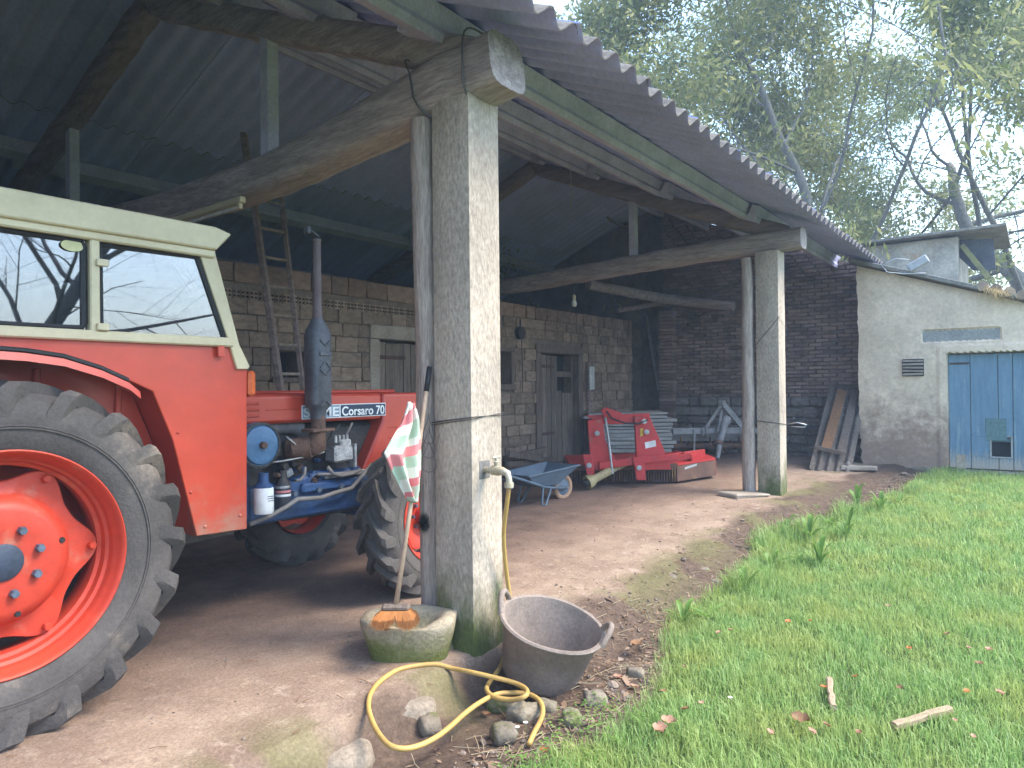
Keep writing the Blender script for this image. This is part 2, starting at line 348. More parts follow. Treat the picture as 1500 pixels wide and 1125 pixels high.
tag(st.build('plinth_stone', stone_moss, None, 50, org=(.04, .42, -.05)), 'flat mossy plinth stone under the rough post beside the tap pillar', 'stone')
# --- trusses
SL = .42
def log(path, rad, mat, name, par=None, sq=.5, n=16, seed=1, asp=1.0):
    rs = random.Random(seed); P = [np.array(p, float) for p in path]; Q = []; RR = []
    rad = [rad]*len(P) if np.isscalar(rad) else rad
    for i in range(len(P)-1):
        k = max(2, int(np.linalg.norm(P[i+1]-P[i])/.16))
        for j in range(k):
            t = j/k; Q.append(P[i]*(1-t)+P[i+1]*t); RR.append(rad[i]*(1-t)+rad[i+1]*t)
    Q.append(P[-1]); RR.append(rad[-1]); Q = np.array(Q)
    if len(P) > 2:
        for _ in range(3): Q[1:-1] = (Q[:-2]+2*Q[1:-1]+Q[2:])/4
    Q = [q+np.array([rs.uniform(-1, 1)*.006 for _ in range(3)]) for q in Q]
    RR = [r_*(1+rs.uniform(-.03, .03)) for r_ in RR]
    return MB().tube(Q, RR, n, sq=sq, asp=asp).build(name, mat, par, 42)
wood_x = M('wood_light', (.32, .26, .21), (.20, .155, .125), .85, 2.5, .4, 14, stretch=(8, 8, 1), fine=.3)
wood_dk = M('wood_rafter', (.29, .22, .195), (.18, .135, .12), .88, 2, .5, 9, stretch=(9, 1, 9), fine=.35)
def truss(x, tie, rt, label, seed):
    t = thing('roof_truss', label, 'truss', (x, 3.8, 3.0), 'timber trusses of the shed roof')
    log(tie, rt, wood_beam, 'tie_beam', t, seed=seed)
    zr = lambda y: 3.39+SL*(y if y < 3.8 else 7.6-y)
    log([(x+.02, -.05, zr(-.05)+.03), (x+.02, 1.9, zr(1.9)), (x+.02, 3.86, zr(3.8)+.02)], .11, wood_beam if x < 3 else wood_dk, 'rafter', t, seed=seed+1)
    log([(x-.02, 3.75, zr(3.8)-.02), (x-.02, 5.8, zr(5.8)), (x-.02, 7.9, zr(7.8))], .105, wood_dk, 'rafter', t, seed=seed+2)
    for y in (2.07, 5.42):
        zt = np.interp(y, [p[1] for p in tie], [p[2] for p in tie])
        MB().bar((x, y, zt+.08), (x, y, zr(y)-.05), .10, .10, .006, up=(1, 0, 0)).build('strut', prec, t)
    return t
tie1 = [(.15, -.17, 3.36), (.15, .40, 3.30), (.15, .90, 3.235), (.15, 1.65, 3.14), (.15, 2.5, 3.09), (.15, 3.75, 3.09), (.15, 5.5, 3.15), (.15, 8.0, 3.2)]
truss(.15, tie1, [.165, .165, .15, .14, .14, .14, .13, .12], 'timber truss with thick curved tie beam resting on the tap pillar', 3)
tie2 = [(6.2, -.26, 3.33), (6.2, .3, 3.315), (6.2, 1.33, 3.285), (6.2, 2.96, 3.21), (6.2, 4.4, 3.13), (6.2, 8., 3.1)]
truss(6.2, tie2, [.135, .135, .125, .125, .12, .12], 'timber truss with straight tie beam on the plain pillar with wire loop', 9)
# binding wires round the first tie beam
for i, (y, dx) in enumerate(((.02, .0), (.42, .04))):
    z0 = float(np.interp(y, [p[1] for p in tie1], [p[2] for p in tie1]))
    pts = [(.15+.178*math.copysign(abs(math.cos(a))**.62, math.cos(a)), y+dx*math.sin(a)*3, z0+.05*(math.sin(a) > 0)+.195*math.copysign(abs(math.sin(a))**.62, math.sin(a))) for a in np.linspace(0, 2*math.pi, 26)[:-1]]
    tag(MB().tube(pts, .006, 5, closed=True).build('binding_wire', wire, None, 180, org=(.15, y, z0)), ['loop of wire round the curved tie beam right above the tap pillar', 'loop of wire round the curved tie beam above the rough post'][i], 'wire')
# --- purlins (precast concrete tees)
def purlin(y, xa, xb, dy, label):
    yy = y+dy; zt = (3.70+SL*yy) if yy < 3.8 else (3.70+SL*(7.6-yy)); zt -= .05
    pr_ = [(x_*1.35, y_*1.2) for x_, y_ in [(-.055, 0), (.055, 0), (.055, .045), (.038, .065), (.036, .165), (-.036, .165), (-.038, .065), (-.055, .045)]]
    mb = MB(); a = math.atan(SL)*(1 if yy < 3.8 else -1)
    rt = np.array([[0, 0, 1], [1, 0, 0], [0, 1, 0]], float); rr_ = rotx(a)@rt
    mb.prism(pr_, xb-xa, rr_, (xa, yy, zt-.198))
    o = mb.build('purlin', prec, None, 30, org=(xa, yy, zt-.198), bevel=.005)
    return tag(o, label, 'purlin', 'precast concrete purlins')
for y, rown in ((.32, 'lowest row over the pillars'), (1.5, 'second row up the front slope'), (2.65, 'third row up the front slope'), (3.62, 'row just in front of the ridge'), (6.2, 'row halfway down the back slope'), (7.6, 'lowest row of the back slope')):
    for k, (xa, xb) in enumerate(((-6.3, .42), (-.05, 6.45), (5.95, 10.55))):
        if y > 7 and k != 1: continue
        purlin(y, xa, xb, .13 if k == 1 else 0, 'concrete purlin, '+rown+', '+('over the tractor', 'between the two trusses', 'running to the end wall')[k])
# --- corrugated sheets
def sheet_mesh(name, width, length, waves, amp=.038, th=.009, seg=10):
    nn = int(waves*seg); V = []; ln = 2
    for top in (0, 1):
        for j in range(ln):
            for i in range(nn+1):
                V.append((width*i/nn, length*j/(ln-1), amp*math.cos(2*math.pi*waves*i/nn)+th*top))
    k = (nn+1)*ln; fs = []
    for i in range(nn):
        fs.append((i, i+nn+1, i+nn+2, i+1)); fs.append((k+i, k+i+1, k+i+nn+2, k+i+nn+1))
        fs.append((i, i+1, k+i+1, k+i)); fs.append((nn+1+i, k+nn+1+i, k+nn+2+i, nn+2+i))
    fs += [(0, k, k+nn+1, nn+1), (nn, nn+nn+1, k+nn+nn+1, k+nn)]
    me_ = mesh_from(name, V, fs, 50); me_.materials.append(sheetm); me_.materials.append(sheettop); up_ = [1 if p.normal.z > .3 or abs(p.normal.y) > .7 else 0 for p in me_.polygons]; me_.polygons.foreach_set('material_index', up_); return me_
PITCH = .225
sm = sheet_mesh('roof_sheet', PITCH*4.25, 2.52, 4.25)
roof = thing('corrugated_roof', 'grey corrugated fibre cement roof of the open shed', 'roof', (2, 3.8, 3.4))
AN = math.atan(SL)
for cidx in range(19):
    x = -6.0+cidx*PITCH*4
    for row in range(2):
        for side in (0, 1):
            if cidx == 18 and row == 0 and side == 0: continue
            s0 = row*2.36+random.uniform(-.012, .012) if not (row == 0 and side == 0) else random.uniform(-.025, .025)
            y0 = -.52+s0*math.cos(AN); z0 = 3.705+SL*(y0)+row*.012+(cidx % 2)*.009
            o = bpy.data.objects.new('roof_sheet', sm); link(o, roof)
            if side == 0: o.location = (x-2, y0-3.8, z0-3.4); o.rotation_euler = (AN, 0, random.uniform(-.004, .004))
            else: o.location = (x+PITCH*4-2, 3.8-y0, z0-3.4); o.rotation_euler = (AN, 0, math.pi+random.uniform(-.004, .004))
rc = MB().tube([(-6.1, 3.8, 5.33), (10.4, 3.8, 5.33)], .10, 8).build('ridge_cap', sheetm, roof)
# ================================================================== inner wall of blocks with two doors and two windows
mortar = M('mortar', (.21, .165, .125), (.14, .11, .085), .95, 4, .5, 40)
block = M('block', (.32, .235, .17), (.20, .145, .108), .92, 3, .6, 45, fine=.35, var=.26, c3=(.15, .12, .10), s3=2.2, t3=.6)
redblock = M('red_block', (.30, .205, .15), (.20, .135, .10), .92, 3, .5, 45, fine=.35, var=.25)
stonem = M('rubble', (.22, .195, .175), (.135, .12, .108), .92, 3, .6, 30, fine=.35, var=.35)
darkm = M('painted_dark', (.012, .012, .013), None, .95, 3, 0, fine=0)  # near-black colour stands in for the shade inside openings
wdoor = M('door_boards', (.21, .165, .13), (.13, .10, .08), .85, 3, .5, 18, stretch=(10, 10, .8), fine=.4, var=.2, c3=(.34, .32, .29), s3=1.6, t3=.6, w3=.08)
sandst = M('sandstone', (.36, .31, .25), (.27, .225, .18), .92, 4, .5, 45, fine=.3)
WY = 4.1
inner = thing('block_wall', 'inner wall of brown blocks with two old plank doors', 'wall', (5, WY, 0))
HOLES = [(6.78, 7.98, 0, 2.08), (3.15, 4.35, 0, 2.13), (5.42, 5.94, 1.56, 2.06), (1.61, 1.98, 1.64, 1.93)]
FRAMES = [(6.62, 8.14, 0, 2.22), (2.98, 4.52, 0, 2.31), (5.34, 6.02, 1.46, 2.13), (1.55, 2.05, 1.58, 1.99)]
WTOP = 2.84
def core(mb, axis, xa, xb, za, zb, holes, y0, y1):
    gx = sorted({xa, xb, *[h for H in holes for h in H[:2]]}); gz = sorted({za, zb, *[h for H in holes for h in H[2:] if za < h < zb]})
    for i in range(len(gx)-1):
        run = None
        for j in range(len(gz)-1):
            cx, cz = (gx[i]+gx[i+1])/2, (gz[j]+gz[j+1])/2
            if any(H[0] < cx < H[1] and H[2] < cz < H[3] for H in holes): continue
            mb.box((cx, (y0+y1)/2, cz), (gx[i+1]-gx[i], y1-y0, gz[j+1]-gz[j]), .0005)
mb = MB(); core(mb, 0, -6.2, 10.12, -.1, WTOP-.01, HOLES, WY+.014, WY+.32); mb.build('wall_core', mortar, inner, 0)
bl_me = []
for k in range(5):
    b_ = MB().box((0, 0, 0), (1, 1, 1), .03, jit=.018); me_ = mesh_from('block', b_.v, b_.f, 0); me_.materials.append(block); bl_me.append(me_)
rb_me = []
for k in range(3):
    b_ = MB().box((0, 0, 0), (1, 1, 1), .03, jit=.015); me_ = mesh_from('red_block', b_.v, b_.f, 0); me_.materials.append(redblock); rb_me.append(me_)
cells = []; z = .06; rown = 0; rs = random.Random(4)
while z < WTOP-.05:
    hgt = .172+rs.uniform(-.012, .012); red = False
    if z > 2.58: hgt = (WTOP-z)/max(1, round((WTOP-z)/.17)) ; red = True
    x = .3-rs.uniform(0, .3)
    while x < 10.1:
        w = rs.uniform(.24, .36)*(1.0 if x < 8.2 else rs.uniform(.7, 1.1)); x1 = min(x+w, 10.11)
        segs = [(x, x1)]
        for H in FRAMES:
            ns = []
            for a_, b_ in segs:
                if z+hgt*.5 > H[2] and z+hgt*.5 < H[3]:
                    if a_ < H[0]: ns.append((a_, min(b_, H[0])))
                    if b_ > H[1]: ns.append((max(a_, H[1]), b_))
                else: ns.append((a_, b_))
            segs = ns
        for a_, b_ in segs:
            if b_-a_ > .05 and not (2.44 < z+hgt/2 < 2.57 and x < 5.6): cells.append((a_, b_, z, z+hgt, red))
        x = x1
    z += hgt; rown += 1
cells.sort(key=lambda q: ((q[0]+q[1])/2-CAM[0])**2 if (q[0]+q[1])/2 > 1.0 else 999)
rest = MB(); restr = MB()
for i, (a_, b_, z0, z1, red) in enumerate(cells):
    c_ = ((a_+b_)/2, WY+.03-rs.uniform(0, .022), (z0+z1)/2); d_ = (b_-a_-rs.uniform(.004, .022), .08, z1-z0-rs.uniform(.004, .022))
    if i < 300:
        o = bpy.data.objects.new('block', rs.choice(rb_me if red else bl_me)); link(o, inner)
        o.location = np.array(c_)-ORG[inner.name]; o.scale = d_; o.rotation_euler = (rs.uniform(-.05, .05), rs.uniform(-.022, .022), rs.uniform(-.05, .05))
    else: (restr if red else rest).box(c_, d_, .008, jit=.003)
rest.build('far_blocks', block, inner, 0)['kind'] = 'stuff'; restr.build('far_red_blocks', redblock, inner, 0)['kind'] = 'stuff'
hb = MB(); hd = MB(); x = .4
while x < 5.5:                                          # row of hollow brick ends; near-black boxes paint the shade of their cells
    hb.box((x+.05, WY+.03, 2.505), (.094, .07, .105), .004, jit=.003)
    for dx in (-.024, .024):
        for dz in (-.02, .022): hd.box((x+.05+dx, WY-.002, 2.505+dz), (.028, .01, .022), .001)
    x += .102
o = hb.build('hollow_brick_row', block, inner, 0); o['kind'] = 'stuff'; o = hd.build('painted_brick_cells', darkm, inner, 0); o['kind'] = 'stuff'
# door and window surrounds
for (H, Fm) in zip(HOLES, FRAMES):
    w0, w1 = H[0]-Fm[0], Fm[1]-H[1]
    mb = MB(); yy = WY+.05
    mb.box(((Fm[0]+H[0])/2, yy, (H[2]+H[3])/2), (w0-.004, .16, H[3]-H[2]), .008); mb.box(((Fm[1]+H[1])/2, yy, (H[2]+H[3])/2), (w1-.004, .16, H[3]-H[2]), .008)
    mb.box(((Fm[0]+Fm[1])/2, yy-.006, (H[3]+Fm[3])/2+.001), (Fm[1]-Fm[0], .17, Fm[3]-H[3]-.004), .008)
    if H[2] > .5: mb.box(((Fm[0]+Fm[1])/2, yy-.02, (H[2]+Fm[2])/2), (Fm[1]-Fm[0], .19, H[2]-Fm[2]-.004), .008)
    mb.build('door_surround' if H[2] < .5 else 'window_surround', sandst if Fm[0] < 3 and H[2] < .5 else wood_old, inner, 30)
    if H[2] > .5: MB().box(((H[0]+H[1])/2, WY+.29, (H[2]+H[3])/2), (H[1]-H[0]-.01, .02, H[3]-H[2]-.01), .001).build('window_dark_sheet', darkm, inner, 0)  # near-black sheet painted in place of the unlit room behind
def plank_door(x0, x1, z0, z1, gap=None):
    d = MB().box(((x0+x1)/2, WY+.14, z0+.35), (x1-x0-.04, .03, .10), .004).build('door', wood_old, inner)
    MB().box(((x0+x1)/2, WY+.14, z1-.35), (x1-x0-.04, .03, .10), .004).build('ledge', wood_old, d)
    x = x0+.012; k = 0
    while x < x1-.04:
        w = min(rs.uniform(.13, .20), x1-.012-x); top = z1-.02-rs.uniform(0, .03); yy = WY+.105+rs.uniform(-.008, .008)
        if gap and gap[0] < x+w/2 < gap[1]: top = gap[2]+rs.uniform(-.03, .03)
        MB().box((x+w/2-.003, yy, (z0+.03+top)/2), (w-.010, .028, top-z0-.03), .004, jit=.003).build('plank', wdoor, d, 0); x += w
    for zz in (z1-.22, z0+.55): MB().bar((x0+.02, WY+.08, zz), (x0+.55, WY+.08, zz), .008, .05, .002).build('hinge_strap', M('rust', (.10, .055, .04), (.05, .035, .03), .8, 12, .4, 60), d)
    return d
plank_door(6.78, 7.98, .16, 2.08, (7.45, 7.86, 1.42)); plank_door(3.15, 4.35, .09, 2.13)
MB().box((7.6, WY+.31, 1.75), (.75, .015, .65), .001).build('dark_backing', darkm, inner, 0)  # painted dark sheet for the shade behind the missing board
# things on the inner wall
t = MB().tube([(8.27, WY-.06, .16), (8.28, WY-.05, 1.1), (8.27, WY-.05, 1.95)], .05, 8, sq=.7).build('wall_post', wood_dk, None, 60, org=(8.27, WY-.06, .16)); tag(t, 'thin dark pole standing beside the old plank door with missing board', 'pole')
sb = MB().box((8.28, WY-.12, 1.66), (.17, .025, .42), .003).build('white_board', M('white_worn', (.62, .62, .60), (.45, .45, .44), .7, 6, .2, 30), None, org=(8.28, WY-.12, 1.45)); tag(sb, 'narrow white worn board nailed to the thin dark pole', 'board')
p_ = un(762, 488, Y=WY-.06)
pu = thing('hanging_pulley', 'dark pulley block hanging with wire from the block wall', 'pulley', tuple(p_))
MB().lathe([(0, -.03), (.10, -.03), (.10, -.02), (.075, 0), (.10, .02), (.10, .03), (0, .03)], 18, p_, rotx(R(90))).build('wheel', M('iron', (.055, .05, .05), None, .6, 9, .3, 50, metal=.4), pu)
MB().tube([p_+(0, 0, .05), p_+(.01, 0, .22)], .012, 6).build('hook', MATS['iron'], pu); MB().tube([p_+(.04, 0, -.08), p_+(.05, 0, -.5), p_+(.07, .01, -.95)], .006, 5).build('chain', MATS['iron'], pu)
# ================================================================== rear and end walls
rw = MB().box((2.2, 8.05, 1.75), (16.8, .3, 3.9), .01).build('added_rear_wall', mortar, None, 0, org=(2.2, 8.05, -.2)); tag(rw, 'added rear wall that blocks light far behind the block wall', 'wall')  # wall added to block light behind the openings
lw = MB(); lw.prism([(-8.2, -.2), (-8.2, 3.5), (-3.8, 5.2), (-.6, 3.7), (-.6, -.2)][::-1], .25, np.array([[0, 0, -1], [-1, 0, 0], [0, 1, 0]], float), (-6.2, 0, 0))
tag(lw.build('added_gable_wall', mortar, None, 0, org=(-6.3, 3.8, -.2)), 'unseen gable wall added beyond the tractor to keep the shed dark', 'wall')  # out of view, added to keep the interior dark
EX = 10.5
endw = thing('end_wall', 'dark end wall of thin bricks on a rubble stone base', 'wall', (EX, 2, 0))
mb = MB(); mb.prism([(.35, -.2), (.35, 3.46), (-3.57, 5.10), (-3.57, -.2)][::-1], .28, np.array([[0, 0, 1], [-1, 0, 0], [0, 1, 0]], float), (EX+.03, 0, 0)); mb.build('wall_core', mortar, endw, 0)
mb = MB(); mb.box((EX+.48, 3.9, 2.5), (.2, 1.1, 5.55), .001); mb.box((EX+.3, 3.45, 2.4), (.5, .2, 5.3), .001); mb.prism([(-4.12, -.2), (-4.12, 5.1), (-8.1, 3.55), (-8.1, -.2)], .5, np.array([[0, 0, 1], [-1, 0, 0], [0, 1, 0]], float), (EX+.1, 0, 0)); mb.build('recess_back', mortar, endw, 0)
thin = M('thin_brick', (.31, .215, .18), (.21, .15, .13), .92, 3, .5, 45, fine=.3, var=.35, c3=(.13, .105, .09), s3=1.6, t3=.55)
br = MB(); z = 1.28; k = 0
while z < 4.9:
    ymax = 3.57; ytop = (z-3.62)/SL; y = max(-.33, ytop+.1)-(.12 if k % 2 else 0)
    while y < ymax:
        w = min(.235, ymax-y)
        if w > .05: br.box((EX+.02-random.uniform(0, .022), y+w/2+random.uniform(-.006, .006), z+.03+random.uniform(-.004, .004)), (.06, w-random.uniform(.006, .03), .056-random.uniform(-.002, .01)), .005, rot=rotx(random.uniform(-.03, .03)), jit=.006)
        y += .24
    z += .07; k += 1
o = br.build('brick_courses', thin, endw, 0); o['kind'] = 'stuff'
pier = MB(); z = .5; k = 0
while z < 2.95:
    pier.box((EX-.10, 3.42, z+.03), (.26, .30+random.uniform(-.02, .02), .058), .005, jit=.004); z += .07
o = pier.build('brick_pier', thin, endw, 0); o['kind'] = 'stuff'
s_me = []
for k in range(5):
    b_ = MB().box((0, 0, 0), (1, 1, 1), .16, jit=.07); me_ = mesh_from('stone', b_.v, b_.f, 0); me_.materials.append(stonem); s_me.append(me_)
z = .1
while z < 1.27:
    hgt = random.uniform(.14, .24) if z < 1.05 else 1.275-z; y = -.35
    while y < 3.57:
        w = min(random.uniform(.2, .42), 3.57-y)
        if w > .06:
            o = bpy.data.objects.new('stone', random.choice(s_me)); link(o, endw); o.location = (-.01-random.uniform(0, .05), y+w/2-2, z+hgt/2); o.scale = (.16, w-.012, hgt-.012)
            o.rotation_euler = (random.uniform(-.06, .06), 0, 0)
        y += w
    z += hgt
for k in range(14):                                     # rubble heaped in the recess beside the pier
    o = bpy.data.objects.new('stone', random.choice(s_me)); link(o, endw)
    o.location = (random.uniform(-.1, .6), 3.86+random.uniform(-.2, .12)-2, .28+.16*(k//3)); o.scale = (random.uniform(.2, .35), random.uniform(.2, .34), random.uniform(.14, .22)); o.rotation_euler = [random.uniform(-.4, .4) for _ in range(3)]
lb = log([un(862, 417, Y=4.0), un(985, 440, X=10.35), un(1075, 449, X=10.35)], [.09, .10, .085], wood_beam, 'roof_log', sq=1); tag(lb, 'rough log lying from the block wall onto the brick pier', 'log')
l2 = log([un(905, 455, Y=3.9), un(978, 443, X=10.3)], .05, wood_dk, 'thin_pole', sq=1, n=8); tag(l2, 'thin tilted pole just under the rough log', 'pole')
pw = MB().bar(un(948, 462, X=10.95), un(967, 572, X=10.55), .06, .13, .005, up=(1, 0, 0)).build('leaning_batten', M('wood_grey', (.40, .37, .34), (.28, .255, .23), .85, 3, .4, 16, stretch=(8, 8, 1), fine=.3), None); tag(pw, 'pale grey batten leaning in the gap beside the brick pier', 'batten')
# ================================================================== outbuilding with the blue door
FXF = 9.7
plaster = M('plaster', (.82, .665, .50), (.66, .525, .39), .93, 1.6, .35, 22, fine=.16, c3=(.46, .375, .295), s3=1.3, t3=.55, w3=.2, low=((.36, .25, .185), .3, 1.4))
hs = thing('outbuilding', 'low plastered outbuilding with a blue plank door', 'building', (FXF, -1.6, .1))
ny_, nz_ = 120, 132
roofz = lambda y: 3.44+.35*(y+.22)
V = []; YB = -3.3
rag = [(-.22+.03*(vnoise(np.array([q*3.]), np.array([.5]), 3)[0]-.5)+.022*(vnoise(np.array([q*14.]), np.array([.9]), 8)[0]-.5)) for q in np.linspace(0, 3.5, nz_+1)]
DR = (-2.62, -1.47, .17, 1.945); LR = (-2.16, -1.13, 2.13, 2.33)
def snap(q, vals, tol):
    q = q.copy()
    for v in vals:
        k = int(np.argmin(abs(q-v)))
        q[k] = v
    return q
yg = snap(np.linspace(YB, -.30, ny_), [DR[0], DR[1], DR[0]-.012, DR[1]+.012, LR[0], LR[1], LR[0]-.01, LR[1]+.01], .02)
zg01 = np.linspace(0, 1, nz_+1)
for j in range(nz_+1):
    for i in range(ny_+2):
        y = yg[i] if i < ny_ else (-.28 if i == ny_ else rag[j]-.05*(j < 26)*(vnoise(np.array([j*.4]), np.array([3.]), 2)[0]))
        zt = roofz(y); z = -.05+zg01[j]*(zt+.05)
        for v in (DR[3], DR[3]+.013, LR[2], LR[2]-.01, LR[3], LR[3]+.01):
            if abs(z-v) < .5*(zt+.05)/nz_: z = v
        x = FXF+.022*(fbm(np.array([y*1.7]), np.array([z*1.7]), 4, 61)[0]-.5)+.006*(vnoise(np.array([y*16]), np.array([z*16]), 6)[0]-.5)
        if DR[0] <= y <= DR[1] and z <= DR[3]: x = FXF+.20
        elif LR[0] <= y <= LR[1] and LR[2] <= z <= LR[3]: x += .035
        elif DR[1] < y < DR[1]+.13 and z < DR[3]+.13 or DR[0]-.1 < y < DR[1]+.13 and DR[3] < z < DR[3]+.13: x -= .018
        V.append((x, y, z))
nr = ny_+2
fs = [(j*nr+i, (j+1)*nr+i, (j+1)*nr+i+1, j*nr+i+1) for j in range(nz_) for i in range(nr-1)]
k0 = len(V)                                             # return edge on the shed side
for j in range(nz_+1): V.append((FXF+.5, V[j*nr+nr-1][1]+.02, V[j*nr+nr-1][2]))
fs += [(j*nr+nr-1, (j+1)*nr+nr-1, k0+j+1, k0+j) for j in range(nz_)]
mb = MB(); mb.add(V, fs); mb.build('wall', plaster, hs, 40)
sw = MB(); sw.box((12.2, -3.2, 1.3), (4.6, .2, 2.4), .01); sw.build('side_wall', plaster, hs)
grayp = M('grey_render', (.33, .335, .31), (.27, .27, .255), .92, 4, .3, 30); MB().box((FXF+.034, (LR[0]+LR[1])/2, (LR[2]+LR[3])/2), (.02, LR[1]-LR[0]-.012, LR[3]-LR[2]-.012), .002).build('lintel_panel', grayp, hs)
blue = M('blue_paint', (.155, .265, .36), (.12, .215, .305), .55, 2.5, .25, 24, stretch=(1, 9, .8), fine=.22, c3=(.24, .33, .38), s3=2, t3=.55, low=((.42, .38, .31), .12, .40))
dr = MB().box((FXF+.15, (DR[0]+DR[1])/2, DR[2]+.5), (.03, DR[1]-DR[0]-.05, .12), .004).build('door', blue, hs)
edges = [-1.475, -1.76, -2.11, -2.29, -2.61]
HT = (-2.27, -2.01, .39, .69)
def bplank(y0, y1, z0, z1): MB().box((FXF+.105, (y0+y1)/2, (z0+z1)/2), (.03, y1-y0-.008, z1-z0), .004).build('plank', blue, dr, 0)
for i in range(4):
    y1, y0 = edges[i], edges[i+1]
    if y1 <= HT[0] or y0 >= HT[1]: bplank(y0, y1, .20, 1.935)
    else:
        bplank(y0, y1, HT[3], 1.935); bplank(y0, y1, .20, HT[2])
        if y0 < HT[0] < y1: bplank(y0, HT[0], HT[2], HT[3])
        if y0 < HT[1] < y1: bplank(HT[1], y1, HT[2], HT[3])
mb = MB()
for (a_, b_, c_, d_) in ((HT[0]-.012, HT[0]+.012, HT[2]-.015, HT[3]+.015), (HT[1]-.012, HT[1]+.012, HT[2]-.015, HT[3]+.015), (HT[0], HT[1], HT[2]-.02, HT[2]+.004), (HT[0], HT[1], HT[3]-.004, HT[3]+.016)):
    mb.box((FXF+.088, (a_+b_)/2, (c_+d_)/2), (.02, b_-a_, d_-c_), .002)
mb.build('hatch_frame', M('worn_metal', (.42, .43, .42), (.3, .3, .3), .5, 8, .2, 40, metal=.3), dr)
MB().box((FXF+.185, (HT[0]+HT[1])/2, .54), (.01, .4, .4), .001).build('hatch_dark_sheet', darkm, dr, 0)  # near-black sheet stands in for the shade behind the hatch
MB().box((FXF+.083, -2.08, .80), (.012, .26, .33), .002).build('repair_patch', M('green_patch', (.12, .22, .24), (.10, .18, .19), .6, 5, .2, 30), dr)
MB().bar((FXF+.084, -1.49, 1.80), (FXF+.084, -1.75, 1.80), .008, .03, .002).build('hinge_strap', MATS['rust'], dr)
MB().box((FXF+.084, -1.63, .29), (.01, .12, .22), .002).build('bare_patch', M('bare_wood', (.45, .38, .28), (.36, .3, .22), .8, 6, .3, 20), dr)
MB().box((FXF+.03, (DR[0]+DR[1])/2, .145), (.36, 1.24, .07), .012).build('threshold', sandst, hs)
MB().box((FXF-.01, -.80, .14), (.14, 1.15, .10), .03, jit=.02).build('footing', stone_moss, hs, 0)
vt = MB().box((FXF+.03, -1.008, 1.75), (.10, .30, .27), .004).build('vent', darkm, hs, 0)  # near-black core paints the shade behind the slats
for k in range(5): MB().box((FXF-.018, -1.008, 1.645+k*.052), (.06, .285+random.uniform(-.01, .01), .032), .004, rot=rotx(random.uniform(-.03, .03)), jit=.003).build('vent_slat', sandst, vt, 0)
mb = MB(); rs_ = random.Random(3)
pts = [(-.12, 3.50), (-.9, 3.235), (-1.7, 2.955), (-3.5, 2.32)]
for i in range(3):
    (ya, za), (yb, zb) = pts[i], pts[i+1]; mb.bar((11.75, ya, za+.03), (11.75, yb, zb+.03), .07, 4.4, .01, up=(1, 0, 0))
rfm = M('roof_old', (.26, .245, .21), (.17, .16, .14), .93, 5, .5, 30, c3=(.30, .24, .12), s3=2.5, t3=.6, fine=.3)
rf = mb.build('roof', rfm, hs, 30)
for k in range(9):
    y = -1.95-k*.16; MB().tube([(FXF-.16, y, roofz(y)+.10), (FXF+.35, y, roofz(y)+.11)], [.075, .07], 8, asp=1).build('edge_tile', M('old_tile', (.42, .30, .20), (.30, .23, .17), .9, 6, .4, 40, var=.3), rf)
dg = MB()
for k in range(260):
    y = -2.12+random.gauss(0, .09); x = FXF-.15+random.gauss(0, .06); z0 = roofz(y)+.08; a = random.uniform(0, 6.28); le = random.uniform(.06, .20); dn = random.uniform(-1.3, .5)
    tip = np.array([x+.5*le*math.cos(a)-.05, y+.5*le*math.sin(a), z0+le*dn]); p0 = np.array([x, y, z0]); sd_ = np.array([0, .004, 0])
    dg.add([p0-sd_, p0+sd_, tip], [(0, 1, 2)])
straw = leafmat('straw', (.50, .34, .14), (.62, .48, .25), .2); tag(dg.build('dry_grass_tuft', straw, None, 0, org=(FXF-.15, -2.1, 2.8)), 'tuft of dry straw coloured grass on the outbuilding roof edge', 'plant', kind='stuff')
fl = thing('floodlight', 'small white floodlight with cable at the end of the shed eave', 'lamp', tuple(un(1345, 386, X=9.45)))
q = un(1345, 386, X=9.45); MB().box(q, (.10, .30, .13), .015, rot=rotx(R(-28))).build('housing', M('white_plastic', (.45, .45, .44), (.36, .36, .36), .5, 5, .05, 20), fl)
MB().tube([q+(0, .12, .07), q+(-.05, .3, .10), q+(-.02, .5, .02), q+(-.05, .42, -.1), q+(-.02, .2, -.14), q+(0, -.1, -.16)], .011, 6).build('cable', MATS['white_plastic'], fl, 180)
# upper block behind
XB = 12.6
yl, yr = un(1262, 380, X=XB)[1], un(1404, 380, X=XB)[1]; zt = un(1340, 353, X=XB)[2]
ub = thing('upper_block', 'stained plaster block with flat dark roof rising behind the outbuilding', 'building', (XB+1, (yl+yr)/2, 2.3))
MB().box((XB+1.2, (yl+yr)/2, (2.0+zt)/2), (2.4, yl-yr, zt-2.0), .02).build('wall', M('plaster_stain', (.46, .42, .35), (.30, .275, .235), .93, 2.2, .3, 25, c3=(.38, .28, .19), s3=1.8, t3=.57), ub)
MB().bar((XB+1.1, yl+.6, zt+.035), (XB+1.1, yr-.75, zt+.075), .05, 2.7, .006, up=(1, 0, 0)).build('roof', rfm, ub)
aw = [un(x_, y_, X=XB+.3)[1:] for x_, y_ in ((1400, 352), (1455, 350), (1459, 396), (1425, 396), (1400, 372))]; MB().prism([(-p[0], p[1]) for p in aw], .05, np.array([[0, 0, -1], [-1, 0, 0], [0, 1, 0]], float), (XB+.3, 0, 0)).build('canopy', M('canopy_dark', (.09, .10, .12), (.07, .075, .09), .8, 4, .2, 30), ub)
MB().bar((XB+.12, yr-.05, zt-.16), (XB+.12, yr-.46, zt-.82), .09, .10, .004, up=(1, 0, 0)).build('brace', M('mossy_beam', (.24, .24, .10), (.17, .17, .09), .9, 5, .3, 30), ub)
